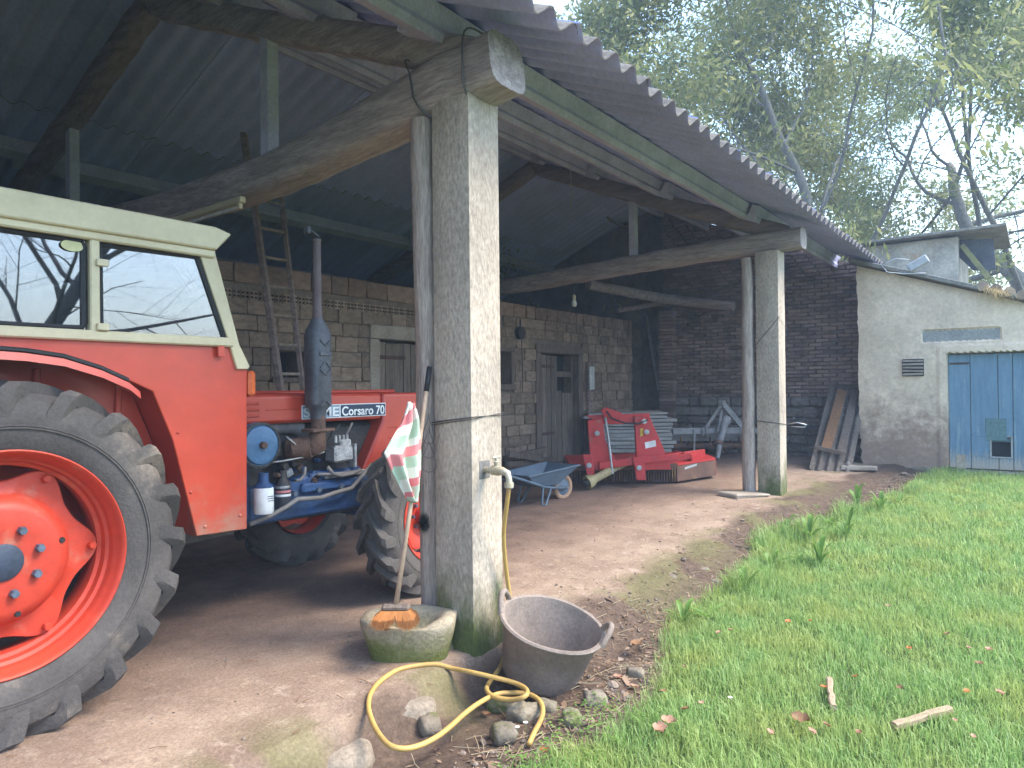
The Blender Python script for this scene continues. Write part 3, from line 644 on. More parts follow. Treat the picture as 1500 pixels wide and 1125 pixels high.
# ================================================================== tractor
redp = M('red_paint', (.50, .058, .027), (.42, .046, .024), .38, 1.1, .06, 9, fine=.09, coat=.15, spec=.5, c3=(.36, .06, .04), s3=2.2, t3=.60, low=((.30, .155, .11), .50, .95))
redrim = M('red_rim', (.50, .046, .02), (.42, .04, .02), .5, 2, .08, 25, fine=.14, c3=(.36, .19, .125), s3=3.0, t3=.55, w3=.2)
cream = M('cream_paint', (.56, .49, .32), (.49, .42, .27), .5, 2, .06, 25, fine=.08, c3=(.40, .30, .17), s3=6, t3=.71, w3=.03)
rubber = M('tyre_rubber', (.10, .09, .084), (.066, .06, .057), .92, 3, .3, 60, fine=.2, c3=(.23, .19, .155), s3=2.6, t3=.5, w3=.2, spec=.2)
black = M('black_rubber', (.02, .02, .022), None, .6, 5, .1, 30, fine=.1)
bluee = M('engine_blue', (.028, .075, .19), (.018, .045, .11), .5, 4, .3, 30, fine=.25, c3=(.06, .055, .05), s3=6, t3=.58, spec=.5)
grime = M('engine_grime', (.055, .05, .048), (.03, .028, .028), .6, 8, .5, 40, fine=.3, metal=.3)
rustm = M('rust_manifold', (.15, .085, .06), (.09, .055, .042), .85, 8, .5, 50, fine=.3)
muffm = M('muffler', (.13, .135, .15), (.085, .09, .105), .6, 6, .25, 40, fine=.2, metal=.35, c3=(.16, .12, .10), s3=5, t3=.62)
alu = M('cast_alloy', (.46, .46, .45), (.28, .28, .28), .5, 14, .5, 60, fine=.3, metal=.6)
boltm = M('bolt_steel', (.12, .16, .22), (.08, .10, .13), .5, 10, .2, 50, metal=.5)
CYT = 1.86
TR = thing('tractor', 'red farm tractor with cream cab roof and big muddy tyres', 'tractor', (-.6, CYT, 0))
def tyre_mb(c, Rr, w, rr, nl, lh, sgn, lw=.05, sweep=.30):
    """c centre; sgn=+1: outer side faces -Y"""
    rot = rotx(R(90)*sgn); hw = w/2; mb = MB(); rc = Rr-lh
    pf = [(rr-.01, hw*.62), (rr+.015, hw*.86), (rr+.06, hw*1.0), (rr+.13*Rr/.78, hw*1.06), (rc-.10*Rr/.78, hw*1.04), (rc-.045, hw*.95), (rc-.012, hw*.75), (rc, hw*.35), (rc+.002, 0)]
    pf = pf+[(a_, -b_) for a_, b_ in pf[-2::-1]]
    mb.lathe(pf, 72, c, rot)
    for q in (.28, .34): # moulded rings on the sidewall
        r0 = rr+.06+q*(rc-rr-.1); mb.lathe([(r0-.006, hw*1.035), (r0-.003, hw*1.075), (r0+.003, hw*1.075), (r0+.006, hw*1.035)], 60, c, rot)
    for sd_ in (1, -1):
        for k in range(nl):
            th0 = 2*math.pi*(k+(.5 if sd_ < 0 else 0))/nl; V = []
            for s_ in (-.42, -.26, -.08, .1, .4, .7, 1.0):
                h_ = hw*(1.03-1.06*max(s_, -.05)) if s_ > 0 else hw*1.075
                th = th0+sgn*0-(max(s_, -.1)**1.0 if s_ > 0 else s_*.35)*sweep
                e_ = max(0, -s_)
                rt = Rr-.012*abs(h_/hw)**3-e_*.26*Rr/.78; rb = rc-.03-e_*.36*Rr/.78
                wt = lw*.42*(1+.3*(s_ < .1)); wb = lw*.52*(1+.25*(s_ < .1))
                hb_ = h_ if s_ > 0 else hw*1.0
                for (dd, r_, hh) in ((-wb, rb, hb_), (-wt, rt, h_), (wt, rt, h_), (wb, rb, hb_)):
                    a_ = th+dd/Rr*1.0; V.append((r_*math.cos(a_), r_*math.sin(a_)*sgn, sd_*hh))
            V = np.array(V)
            n_ = 7; fs = [(i*4+j, i*4+j+1, i*4+j+5, i*4+j+4) for i in range(n_-1) for j in range(3)]+[(3, 2, 1, 0), (n_*4-4, n_*4-3, n_*4-2, n_*4-1)]
            if sd_*sgn < 0: fs = [q[::-1] for q in fs]
            mb.add(V@rot.T+np.array(c), fs)
    return mb
def wheel(name, c, Rr, w, rr, nl, lh, sgn, rear, label):
    c = np.array(c, float); rot = rotx(R(90)*sgn); k = rr/.46; d_ = w/.38
    mb = MB(); mb.lathe([(rr-.02, -.15*d_), (rr-.045*k, -.10*d_), (rr-.06*k, .0), (rr-.056*k, .035*d_), (rr-.040*k, .042*d_), (rr-.036*k, .075*d_), (rr-.022*k, .083*d_), (rr-.018*k, .125*d_), (rr-.002, .145*d_), (rr+.012, .165*d_), (rr+.016, .172*d_), (rr+.010, .176*d_), (rr+.000, .168*d_), (rr-.004, .15*d_), (rr-.02, .12*d_)], 72, c, rot)
    o = mb.build(name, redrim, TR, 40); o['label'] = label
    tyre_mb(c, Rr, w, rr, nl, lh, sgn, .062 if rear else .06, .36).build('tyre', rubber, o, 26)
    # lobed wheel disc
    mb = MB(); n_ = 96; h0 = .02*d_; V = []
    prof = [(1.0, 0), (.985, .010), (.83, .012), (.79, .03), (.72, .075*d_), (.62, .088*d_), (.40, .085*d_), (.0, .085*d_)] if rear else [(1.0, 0), (.98, .010), (.8, .012), (.62, -.03), (.4, -.035), (.0, -.035)]
    for f_, hh in prof:
        for i in range(n_):
            a_ = 2*math.pi*i/n_; lob = .5+.5*math.cos(6*a_); ro = (.335+.075*lob**1.4)*k if rear else (.30+.05*lob)*k*1.1
            r_ = ro*f_ if f_ > .84 else .345*k*f_
            V.append((r_*math.cos(a_), r_*math.sin(a_), h0+hh))
    mb.add(np.array(V)@rot.T+c, [(j*n_+i, j*n_+(i+1) % n_, (j+1)*n_+(i+1) % n_, (j+1)*n_+i) for j in range(len(prof)-1) for i in range(n_)])
    dsc = mb.build('wheel_disc', redrim, o, 50)
    def cyl(nm, r_, p_r, p_a, h_a, h_b, mt, n=14, ch=.25):
        q = np.array([p_r*math.cos(p_a), p_r*math.sin(p_a), 0]); e = (h_b-h_a)*ch
        MB().lathe([(r_, h_a), (r_, h_b-e), (r_*.85, h_b), (0.001, h_b)], n, c+q@rot.T, rot).build(nm, mt, o, 40)
    if rear:
        cyl('hub_cap', .078*k, 0, 0, h0+.07, h0+.10, M('hub_navy', (.035, .05, .08), (.025, .035, .055), .55, 6, .2, 40), 32)
        for i in range(8): cyl('wheel_nut', .019*k, .142*k, 2*math.pi*(i+.35)/8, h0+.08, h0+.115, boltm, 6)
        for i in range(6): cyl('rim_bolt', .018*k, .378*k, 2*math.pi*i/6, h0+.005, h0+.04, redrim, 8)
        for i in range(4): cyl('vent_hole_disc', .013*k, .235*k, 2*math.pi*(i+.15)/4, h0+.07, h0+.0895, black, 10)  # solid black discs paint the dark of the holes
    else:
        cyl('hub_cap', .07, 0, 0, h0-.04, h0+.07, redrim, 24)
        for i in range(8): cyl('wheel_nut', .014, .105, 2*math.pi*i/8, h0-.04, h0-.005, boltm, 6)
    return o
wheel('rear_wheel', (-1.96, 1.09, .775), .785, .38, .47, 20, .042, 1, True, 'large muddy rear wheel under the red fender')
wheel('rear_wheel', (-1.96, 2*CYT-1.09, .775), .785, .38, .47, 20, .042, -1, True, 'far side rear wheel')
wheel('front_wheel', (.76, 1.10, .565), .57, .29, .315, 17, .042, 1, False, 'front wheel behind the tap pillar')
wheel('front_wheel', (.76, 2*CYT-1.10, .565), .57, .29, .315, 17, .042, -1, False, 'far side front wheel')
def pxp(pts, Y): return [tuple(un(x, y, Y=Y)[[0, 2]]) for x, y in pts]
def side(mbf, name, mat, par, **kw):
    """build a near side piece and its mirror on the far side; mbf(sign, ypos) returns an MB"""
    a = mbf().build(name, mat, par, **kw); m2 = mbf()
    m2.v = [np.array([p[0], 2*CYT-p[1], p[2]]) for p in m2.v]; m2.f = [q[::-1] for q in m2.f]
    return a, m2.build(name, mat, par, **kw)
YP = 1.13
arch = [(-1.0, .705), (-1.13, 1.24), (-1.235, 1.50), (-1.34, 1.55), (-1.62, 1.665), (-1.96, 1.70), (-2.32, 1.67), (-2.66, 1.50), (-2.86, 1.25), (-3.0, 1.2)]
A_ = pxp([(362, 775), (362, 540), (345, 508)], YP)
pan = [A_[0], A_[1], A_[2], (-3.1, 1.755), (-3.1, 1.2)]+arch[::-1][1:]
cabside, _ = side(lambda: MB().prism(pan, .03, XZ, (0, YP+.03, 0)), 'cab_side_panel', redp, TR, bevel=.006)
def well():
    mb = MB(); V = []
    for x, z in arch: V += [(x, YP+.012, z-.002), (x, 1.36, z+.01)]
    mb.add(V, [(2*i, 2*i+1, 2*i+3, 2*i+2) for i in range(len(arch)-1)])
    inn = arch+[(-3.0, .75)]; mb.add([(x, 1.36, z) for x, z in inn], [tuple(range(len(inn)))]); return mb
side(well, 'wheel_well', redp, TR)
for x in (-1.33, -1.72, -2.2): side(lambda: MB().bar((x, 1.35, 1.0), (x+.03, 1.35, 1.62), .03, .02, .005, up=(0, 1, 0)), 'well_rib', redp, TR)
lipp = [tuple(un(x, y, Y=.95)[[0, 2]]) for x, y in ((206, 575), (190, 562), (150, 544), (95, 527), (40, 519), (0, 516))]+[(-2.2, 1.66), (-2.55, 1.56), (-2.85, 1.32)]
def lip():
    mb = MB(); V = []
    for x, z in lipp: V += [(x, YP+.01, z+.035), (x, .955, z+.005), (x, .945, z-.03), (x, .962, z-.03), (x, .975, z-.012), (x, YP+.01, z+.016)]
    n_ = len(lipp); mb.add(V, [(i*6+j, i*6+6+j, i*6+6+(j+1) % 6, i*6+(j+1) % 6) for i in range(n_-1) for j in range(6)]+[(5, 4, 3, 2, 1, 0)]); return mb
side(lip, 'fender', redp, TR)
side(lambda: MB().tube([(x, .965, z+.018) for x, z in lipp[1:]], .011, 6), 'fender_trim', black, TR)
# cream cab frame
side(lambda: MB().box((-1.945, YP-.005, 1.775), (2.33, .055, .052), .008), 'belt_rail', cream, TR)
ap = pxp([(290, 372), (312, 368), (348, 505), (363, 536), (361, 541), (345, 541), (334, 505)], YP)
side(lambda: MB().prism(ap, .05, XZ, (0, YP+.03, 0)), 'front_cab_post', cream, TR, bevel=.005)
bx_ = un(136, 400, Y=YP)[0]
side(lambda: MB().box((bx_, YP-.003, 2.03), (.045, .05, .50), .006), 'middle_cab_post', cream, TR)
side(lambda: MB().box((-3.05, YP-.003, 2.03), (.07, .05, .5), .006), 'rear_cab_post', cream, TR)
rt_ = [(-3.2, 2.27), (-.90, 2.28), (-.805, 2.385), (-.9, 2.41), (-3.2, 2.41)]
MB().prism(rt_, 2*(CYT-1.07), XZ, (0, 2*CYT-1.07, 0)).build('cab_roof', cream, TR, bevel=.012)
side(lambda: MB().box((-1.97, YP-.01, 2.262), (2.15, .06, .045), .008), 'roof_rail', cream, TR)
for z in (un(136, 385, Y=YP)[2], un(136, 479, Y=YP)[2]): MB().box((bx_+.028, YP-.035, z), (.055, .025, .035), .004).build('hinge', cream, TR)
MB().box((un(320, 515, Y=YP)[0], YP-.025, un(320, 515, Y=YP)[2]), (.04, .02, .06), .003).build('latch', redp, TR)
# glass
gl = bpy.data.materials.new('cab_glass'); gl.use_nodes = True; t = gl.node_tree; t.nodes.clear(); n = t.nodes.new; l = t.links.new
o_ = n('ShaderNodeOutputMaterial'); tr = n('ShaderNodeBsdfTransparent'); gs = n('ShaderNodeBsdfGlossy'); ms = n('ShaderNodeMixShader'); fr = n('ShaderNodeFresnel'); fr.inputs[0].default_value = 1.55; mm = n('ShaderNodeMath'); mm.operation = 'MULTIPLY_ADD'; mm.inputs[1].default_value = .7; mm.inputs[2].default_value = .13
tr.inputs[0].default_value = (.35, .37, .38, 1); gs.inputs['Roughness'].default_value = .015; gs.inputs['Color'].default_value = (.92, .94, 1, 1)
l(fr.outputs[0], mm.inputs[0]); l(mm.outputs[0], ms.inputs[0]); l(tr.outputs[0], ms.inputs[1]); l(gs.outputs[0], ms.inputs[2]); l(ms.outputs[0], o_.inputs[0])
w1 = pxp([(144, 356), (290, 375), (333, 504), (146, 495)], YP); w2 = [(-3.0, 1.805), (bx_-.03, 1.805), (bx_-.03, 2.235), (-3.0, 2.235)]
def ring(poly, y, r_):
    c_ = np.mean(poly, 0); P_ = [np.array(p)+(c_-np.array(p))*.015 for p in poly]; Q_ = []
    for i in range(len(P_)):
        a_, b_, d_ = P_[i-1], P_[i], P_[(i+1) % len(P_)]
        for f_ in (.93, 1.0): Q_.append(b_*f_+a_*(1-f_)) if f_ < 1 else None
        Q_.append(b_*.985+.0075*a_+.0075*d_); Q_.append(b_*.93+d_*.07)
    return [(q[0], y, q[1]) for q in Q_]
for poly in (w1, w2):
    a, b2 = side(lambda: MB().prism(poly, .006, XZ, (0, YP+.012, 0)), 'window', gl, TR, smooth=0)
    for ob, y_ in ((a, YP+.005), (b2, 2*CYT-YP-.005)): MB().tube(ring(poly, y_, .016), .016, 6, closed=True, up=(0, 1, 0)).build('seal', black, ob)
ws = MB(); ws.add([(A_[2][0]-.01, 1.2, 1.78), (A_[2][0]-.01, 2*CYT-1.2, 1.78), (-.92, 2*CYT-1.2, 2.26), (-.92, 1.2, 2.26)], [(0, 1, 2, 3)]); ws.build('windscreen', gl, TR, 0)
MB().box((A_[0][0]-.03, CYT, 1.27), (.03, 2*(CYT-YP)-.08, 1.0), .004).build('firewall', redp, TR)
q = un(105, 360, Y=YP); MB().lathe([(0.001, 0), (.05, 0), (.05, .003), (.001, .003)], 24, (q[0], YP-.004, q[2]), rotx(R(90))@np.diag([1, .55, 1])).build('sticker', M('yellow_sticker', (.62, .6, .30), None, .5, 5, 0, fine=.05), TR)
MB().box((-1.9, CYT, 1.5), (.5, .5, .12), .04).build('seat', black, TR); MB().box((-2.15, CYT, 1.8), (.1, .48, .5), .04).build('seat_back', black, TR)
MB().tube([(-1.35+.2*math.cos(a)*.4, CYT+.2*math.sin(a), 1.83+.2*math.cos(a)*.9) for a in np.linspace(0, 2*math.pi, 25)[:-1]], .014, 6, closed=True).build('steering_wheel', black, TR)
MB().box((-1.9, CYT, 1.0), (1.9, .75, .75), .05).build('transmission_tunnel', bluee, TR)
MB().tube([(-1.96, 1.3, .775), (-1.96, 2*CYT-1.3, .775)], .13, 16).build('rear_axle', bluee, TR)
q = un(365, 562, Y=YP); MB().box((q[0]+.02, YP+.02, q[2]), (.05, .06, .15), .015).build('side_lamp', M('orange_lens', (.6, .12, .03), None, .25, 5, 0, fine=0), TR)
# bonnet
YH = 1.50
def rnd(name, poly, mat, y0, bev=.02): return MB().prism(poly, 2*(CYT-y0), XZ, (0, 2*CYT-y0, 0)).build(name, mat, TR, bevel=bev)
b1 = pxp([(365, 622), (508, 617)], YH)
hood = rnd('bonnet', [(-.75, b1[0][1]), (.735, b1[1][1]), (.735, 1.468), (-.75, 1.475)], redp, YH, .025)
n1 = pxp([(525, 707)], YH-.01)[0]
cowl = rnd('nose_cowl', [(.742, b1[1][1]-.01), (n1[0], n1[1]), (1.35, n1[1]+.03), (1.62, .95), (1.60, 1.40), (1.5, 1.468), (.742, 1.468)], redp, YH-.006, .02)
MB().box((.22, CYT, 1.482), (1.7, .34, .03), .012).build('bonnet_lid', redp, hood)
for z in (1.335, 1.375, 1.415): MB().box((-.52, YH-.003, z), (.34, .012, .018), .005).build('pressed_rib', redp, hood)
for z in (1.30, 1.37): MB().box((.2, YH-.002, z), (1.0, .008, .006), .002).build('crease', redp, hood)
for z in (1.12, 1.20): MB().box((1.1, YH-.009, z), (.62, .008, .008), .003).build('crease', redp, cowl)
for z in (.86, .90, .94, .98): MB().box((1.12, YH-.010, z), (.5, .014, .016), .005).build('louvre', redp, cowl)
MB().box((1.62, CYT, 1.15), (.02, .6, .36), .005).build('grille', black, cowl)
# decal with lettering
navy = M('decal_navy', (.02, .035, .075), None, .4, 5, 0, fine=.05); white = M('decal_white', (.78, .80, .80), None, .45, 5, 0, fine=.03); steelb = M('decal_grey', (.25, .33, .42), None, .4, 5, 0, fine=.05)
d0, d1 = un(442, 601, Y=YH-.008), un(565, 601, Y=YH-.008); zc = un(520, 601, Y=YH-.008)[2]; xs_ = un(498, 601, Y=YH-.008)[0]
hgt = .098
MB().box(((d0[0]+d1[0])/2, YH-.0065, zc), (d1[0]-d0[0], .004, hgt), .001).build('name_plate', white, hood, 0)
MB().box(((d0[0]+xs_)/2, YH-.0095, zc), (xs_-d0[0]-.012, .003, hgt-.012), .0005).build('name_plate_field', steelb, hood, 0)
MB().box(((xs_+d1[0])/2, YH-.0095, zc), (d1[0]-xs_-.012, .003, hgt-.012), .0005).build('name_plate_field', navy, hood, 0)
def text(body, x0, x1, zb, hh, y, mat, par, bold=.012, name='lettering'):
    cu = bpy.data.curves.new('txt', 'FONT'); cu.body = body; cu.size = 1; cu.offset = bold; cu.extrude = .01
    ob = bpy.data.objects.new('txt', cu); COL.objects.link(ob); dg_ = bpy.context.evaluated_depsgraph_get(); dg_.update()
    me_ = bpy.data.meshes.new_from_object(ob.evaluated_get(dg_)); bpy.data.objects.remove(ob)
    co = np.array([v.co[:] for v in me_.vertices]); lo, hi = co.min(0), co.max(0)
    P_ = np.stack([x0+(co[:, 0]-lo[0])/(hi[0]-lo[0])*(x1-x0), y-(co[:, 2]-lo[2])*.08, zb+(co[:, 1]-0)/.72*hh], -1)-org_of(par)
    me_.vertices.foreach_set('co', P_.ravel()); me_.materials.clear(); me_.materials.append(mat)
    o = bpy.data.objects.new(name, me_); link(o, par); ORG[o.name] = org_of(par); return o
text('SAME', d0[0]+.012, xs_-.012, zc-.034, .066, YH-.0115, white, hood, .02)
text('Corsaro 70', xs_+.016, d1[0]-.018, zc-.034, .066, YH-.0115, white, hood, .016)
# exhaust
EXX, EXY = .045, 1.40
ex = MB(); ex.tube([(EXX, EXY, z) for z in (1.30, 1.36, 1.40, 1.86, 1.90, 1.97, 1.99)], [.05, .052, .085, .085, .08, .045, .035], 20, sq=.75, asp=.95); muf = ex.build('exhaust', muffm, TR, 40)
MB().lathe([(.034, 0), (.034, .05), (.03, .05), (.027, .55), (.032, .55), (.032, .565), (.024, .565), (.024, .3)], 18, (EXX, EXY, 1.97)).build('pipe', M('pipe_rust', (.17, .13, .135), (.12, .09, .09), .7, 5, .3, 40), muf)
MB().box((EXX-.035, EXY, 2.565), (.075, .07, .012), .003, rot=roty(R(28))).build('rain_flap', muffm, muf); MB().box((EXX-.078, EXY, 2.585), (.03, .05, .05), .006).build('flap_weight', muffm, muf)
for z, s_ in ((1.80, -1), (1.69, 1), (1.60, -1), (1.43, 1)):
    for sx in (-1, 1): MB().bar((EXX, EXY-.084, z), (EXX+sx*.045, EXY-.084, z-.04*s_), .012, .010, .003, up=(0, 1, 0)).build('pressed_chevron', muffm, muf)
MB().box((EXX, EXY-.083, 1.745), (.10, .012, .03), .004).build('pressed_bar', muffm, muf)
MB().tube([(EXX, EXY, 1.32), (EXX, EXY, 1.22), (EXX, EXY+.02, 1.13), (EXX-.03, EXY+.10, 1.09), (EXX-.10, EXY+.2, 1.09)], [.05, .05, .075, .08, .075], 16).build('manifold', rustm, TR, 60)
MB().box((EXX, EXY, 1.225), (.19, .13, .022), .004).build('manifold_flange', rustm, TR); MB().tube([(EXX-.14, EXY+.1, 1.10), (EXX-.05, EXY+.02, 1.11)], [.07, .075], 14).build('manifold_branch', rustm, TR, 60)
# engine
MB().box((.12, CYT, 1.0), (1.25, .50, .50), .03).build('engine_block', grime, TR)
ph = pxp([(364, 772), (440, 758), (540, 742), (556, 700), (560, 682), (470, 690), (420, 706), (364, 716)], 1.52)
MB().prism(ph, .62, XZ, (0, 2.14, 0)).build('gear_housing', bluee, TR, bevel=.02)
MB().box((.35, 1.53, .82), (.75, .10, .07), .015).build('side_rail', bluee, TR); MB().box((.38, 1.49, .885), (.42, .03, .035), .004).build('bracket_plate', alu, TR)
for x in (-.1, .1, .3, .5): MB().lathe([(.02, 0), (.02, .03), (0.001, .03)], 6, (x, 1.49, .80), rotx(R(90))).build('engine_bolt', boltm, TR)
q = un(380, 652, Y=1.38); AF = MB().lathe([(0.001, .05), (.10, .05), (.118, .045), (.125, .03), (.14, .03), (.145, .0), (.13, -.02), (.13, -.22)], 36, (q[0], 1.40, q[2]), rotx(R(90))).build('air_filter', M('blue_cap', (.07, .16, .29), (.05, .12, .22), .4, 4, .1, 30, spec=.5), TR)
MB().lathe([(.0955, 0), (.1455, 0), (.1455, .012), (.13, .014)], 36, (q[0], 1.375, q[2]), rotx(R(90))).build('clamp_ring', grime, AF); MB().lathe([(.022, 0), (.022, .03), (0.001, .03)], 8, (q[0], 1.35, q[2]), rotx(R(90))).build('wing_nut', rustm, AF)
MB().tube([(q[0]+.1, 1.6, q[2]+.09), (q[0]+.4, 1.62, q[2]+.10), (EXX, 1.6, 1.22)], .06, 12).build('intake_duct', M('duct_grey', (.16, .15, .155), (.11, .10, .105), .6, 5, .2, 30), TR, 60)
def filt(px, y0, y1, r_, Y, mat, capm, nm):
    a_, b_ = un(px, y0, Y=Y), un(px, y1, Y=Y)
    o = MB().lathe([(0.001, b_[2]), (r_*.9, b_[2]), (r_, b_[2]+.012), (r_, a_[2]-.012), (r_*.92, a_[2]), (0.001, a_[2])], 28, (a_[0], Y, 0)).build(nm, mat, TR, 40)
    MB().lathe([(r_*.5, a_[2]+.09), (r_*.55, a_[2]+.03), (r_*.95, a_[2]+.005), (r_*.95, a_[2]-.01)], 24, (a_[0], Y, 0)).build('filter_head', capm, o, 40); return o, a_
fo, fa = filt(386, 713, 752, .062, 1.40, white, bluee, 'oil_filter')
fo2, fb = filt(414, 708, 745, .052, 1.50, M('dark_can', (.04, .045, .06), None, .4, 5, 0, fine=.1), grime, 'fuel_filter')
for dz, mt in ((-.03, alu), (-.06, M('pink_band', (.6, .22, .22), None, .4, 5, 0, fine=.1)), (-.085, white)): MB().lathe([(.0525, 0), (.0535, .002), (.0535, .014), (.0525, .016)], 28, (fb[0], 1.5, fb[2]+dz)).build('filter_band', mt, fo2, 40)
zt_ = un(386, 725, Y=1.36)[2]; 
for k, w in enumerate((.045, .05, .04)): MB().box((fa[0]+.01, 1.3375, zt_-.012-k*.014), (w, .0015, .004), .0003).build('filter_print', black, fo, 0)
q = un(497, 664, Y=1.48)
IP = MB().box(q, (.17, .12, .12), .015, jit=.004).build('injection_pump', alu, TR); MB().box(q+(.03, 0, .07), (.10, .09, .06), .01).build('pump_cover', alu, IP)
for k in range(4): MB().lathe([(.012, 0), (.012, .05), (0.001, .055)], 8, q+(-.05+k*.035, -.02, .08)).build('pump_union', alu, IP)
MB().box(q+(.105, -.01, -.02), (.02, .10, .17), .004).build('pump_plate', alu, IP)
def hose(pts, r_, mt, Y): MB().tube([un(x, y, Y=Y) for x, y in pts], r_, 8).build('engine_hose', mt, TR, 180)
gh_ = M('hose_grey', (.20, .185, .175), (.15, .14, .13), .6, 6, .1, 30, fine=.1)
hose([(366, 768), (395, 756), (420, 742), (436, 731), (470, 729), (490, 722), (515, 715), (528, 700), (545, 680)], .016, gh_, 1.44)
hose([(480, 684), (488, 694), (500, 697), (515, 694), (528, 688)], .013, gh_, 1.44); hose([(465, 695), (490, 694), (515, 692)], .011, gh_, 1.45)
hose([(447, 684), (446, 695), (440, 703), (433, 704)], .011, gh_, 1.42); hose([(370, 680), (410, 676), (455, 668), (475, 662)], .006, alu, 1.43)
hose([(470, 655), (482, 645), (488, 632), (498, 622)], .010, black, 1.46); hose([(505, 640), (512, 628), (516, 619)], .008, gh_, 1.47); hose([(420, 640), (432, 650), (440, 664)], .006, alu, 1.44)
for k in range(26):
    x, y = random.uniform(398, 470), random.uniform(660, 704); q = un(x, y, Y=1.52+random.uniform(-.03, .06)); s_ = random.uniform(.02, .055)
    if k % 2: MB().box(q, (s_, s_, s_*random.uniform(.6, 1.5)), .006, rot=roty(random.uniform(0, 1.5))).build('engine_fitting', random.choice([grime, bluee, alu, grime]), TR)
    else: MB().lathe([(s_*.5, -.03), (s_*.5, .02), (s_*.3, .03), (0.001, .03)], 12, q, rotx(R(90))).build('engine_fitting', random.choice([grime, bluee, rustm]), TR)
for x, y in ((512, 656), (518, 688), (505, 705)):
    q = un(x, y, Y=1.53); MB().lathe([(.035, -.03), (.035, .02), (.028, .03), (0.001, .03)], 16, q, rotx(R(90))).build('engine_plug', random.choice([alu, bluee]), TR)
MB().box((-.50, 1.62, .92), (.12, .30, .5), .02).build('clutch_housing', bluee, TR)
MB().tube([(.76, 1.25, .565), (.76, 2*CYT-1.25, .565)], .075, 14).build('front_axle', bluee, TR); MB().box((.76, CYT, .70), (.35, .4, .35), .04).build('axle_support', bluee, TR)
for s_ in (1, -1): MB().lathe([(.10, -.08), (.12, 0), (.10, .09), (0.001, .1)], 18, (.76, CYT-s_*.56, .565), rotx(R(90)*s_)).build('final_drive', redrim, TR)
MB().bar((-.1, 1.62, .62), (.7, 1.62, .60), .05, .04, .006).build('steering_rod', grime, TR)

# seams, bolts and handle on the cab side
for x, z in ((-.735, .78), (-.95, .75), (-1.03, .95), (-1.10, 1.28)): MB().lathe([(.009, 0), (.009, .004), (.005, .007), (0.001, .007)], 10, (x, YP, z), rotx(R(90))).build('panel_bolt', redp, cabside)
# ================================================================== things in and round the shed
def ung(x, y, dz=0.0):
    z = 0.
    for _ in range(8):
        p = un(x, y, Z=z+dz); z = gh(p[0], p[1])
    return p
RHv = RH.copy(); FH = np.array([math.cos(YAW), math.sin(YAW), 0.]); UPv = np.array([0, 0, 1.])
UVW = np.stack([RHv, FH, UPv], 1)                       # local (right, away, up) -> world
UW = np.stack([RHv, UPv, -FH], 1)                       # local xy = right, up; z towards the viewer's side
iron = MATS['iron']
galv = M('galvanised', (.42, .43, .43), (.3, .31, .31), .5, 8, .2, 40, metal=.5)
# --- ladder
t = thing('ladder', 'long wooden ladder leaning on the block wall behind the exhaust', 'ladder', tuple(un(425, 620, Y=3.5)))
la, lb_ = un(412, 575, Y=3.72), un(357, 195, Y=4.05); ra, rb_ = un(443, 565, Y=3.72), un(409, 265, Y=4.0)
ka = (la[2]-.12)/(lb_[2]-la[2]); la0 = la-(lb_-la)*ka; kr = (ra[2]-.12)/(rb_[2]-ra[2]); ra0 = ra-(rb_-ra)*kr
MB().bar(la0, lb_, .085, .06, .008, up=RHv).build('stile', wood_dk, t); MB().bar(ra0, rb_, .05, .05, .006, up=RHv).build('stile', wood_dk, t)
for z in np.arange(.45, 3.6, .305):
    f1 = (z-la0[2])/(lb_[2]-la0[2]); f2 = (z-ra0[2])/(rb_[2]-ra0[2])
    if f2 < 1: MB().bar(la0+(lb_-la0)*f1, ra0+(rb_-ra0)*f2, .03, .03, .008).build('rung', wood_x, t)
# --- strip lamp under the curved tie beam
a, b = un(356, 292, X=-.03), un(222, 334, X=-.03); a[2] -= .0; mid = (a+b)/2
t = thing('strip_lamp', 'unlit cream fluorescent strip lamp fixed under the curved tie beam', 'lamp', tuple(mid))
MB().bar(a, b, .05, .045, .006).build('housing', cream, t); MB().tube([a+(0, .06, -.05), b+(0, -.06, -.05)], .014, 10).build('tube', M('lamp_glass', (.65, .65, .63), None, .25, 5, 0, fine=.02), t)
for p in (a+(0, .04, -.035), b+(0, -.04, -.035)): MB().box(p, (.03, .03, .06), .004).build('lamp_holder', cream, t)
# --- bulb
p = un(841, 444, X=6.2); pt = un(841, 408, X=6.2)
t = thing('light_bulb', 'bare light bulb hanging on a cord below the straight tie beam', 'lamp', tuple(p))
MB().lathe([(0.001, -.06), (.03, -.052), (.042, -.02), (.036, .015), (.02, .045), (.018, .06)], 18, p).build('bulb', M('bulb_glass', (.70, .70, .62), None, .15, 5, 0, fine=.02), t, 60)
MB().lathe([(.0225, .05), (.026, .055), (.026, .11), (.012, .13)], 14, p).build('socket', cream, t); MB().tube([p+(0, 0, .12), pt], .005, 5).build('cord', black, t)
# --- loose string
p = un(836, 240, Y=1.63); tag(MB().tube([p, p+(0, 0, -.2), p+(.01, 0, -.36), p+(-.005, .01, -.5)], .0035, 4).build('hanging_string', M('string', (.6, .6, .58), None, .9, 5, 0, fine=0), None, 180, org=p), 'thin pale string dangling from a purlin between the two trusses', 'string')
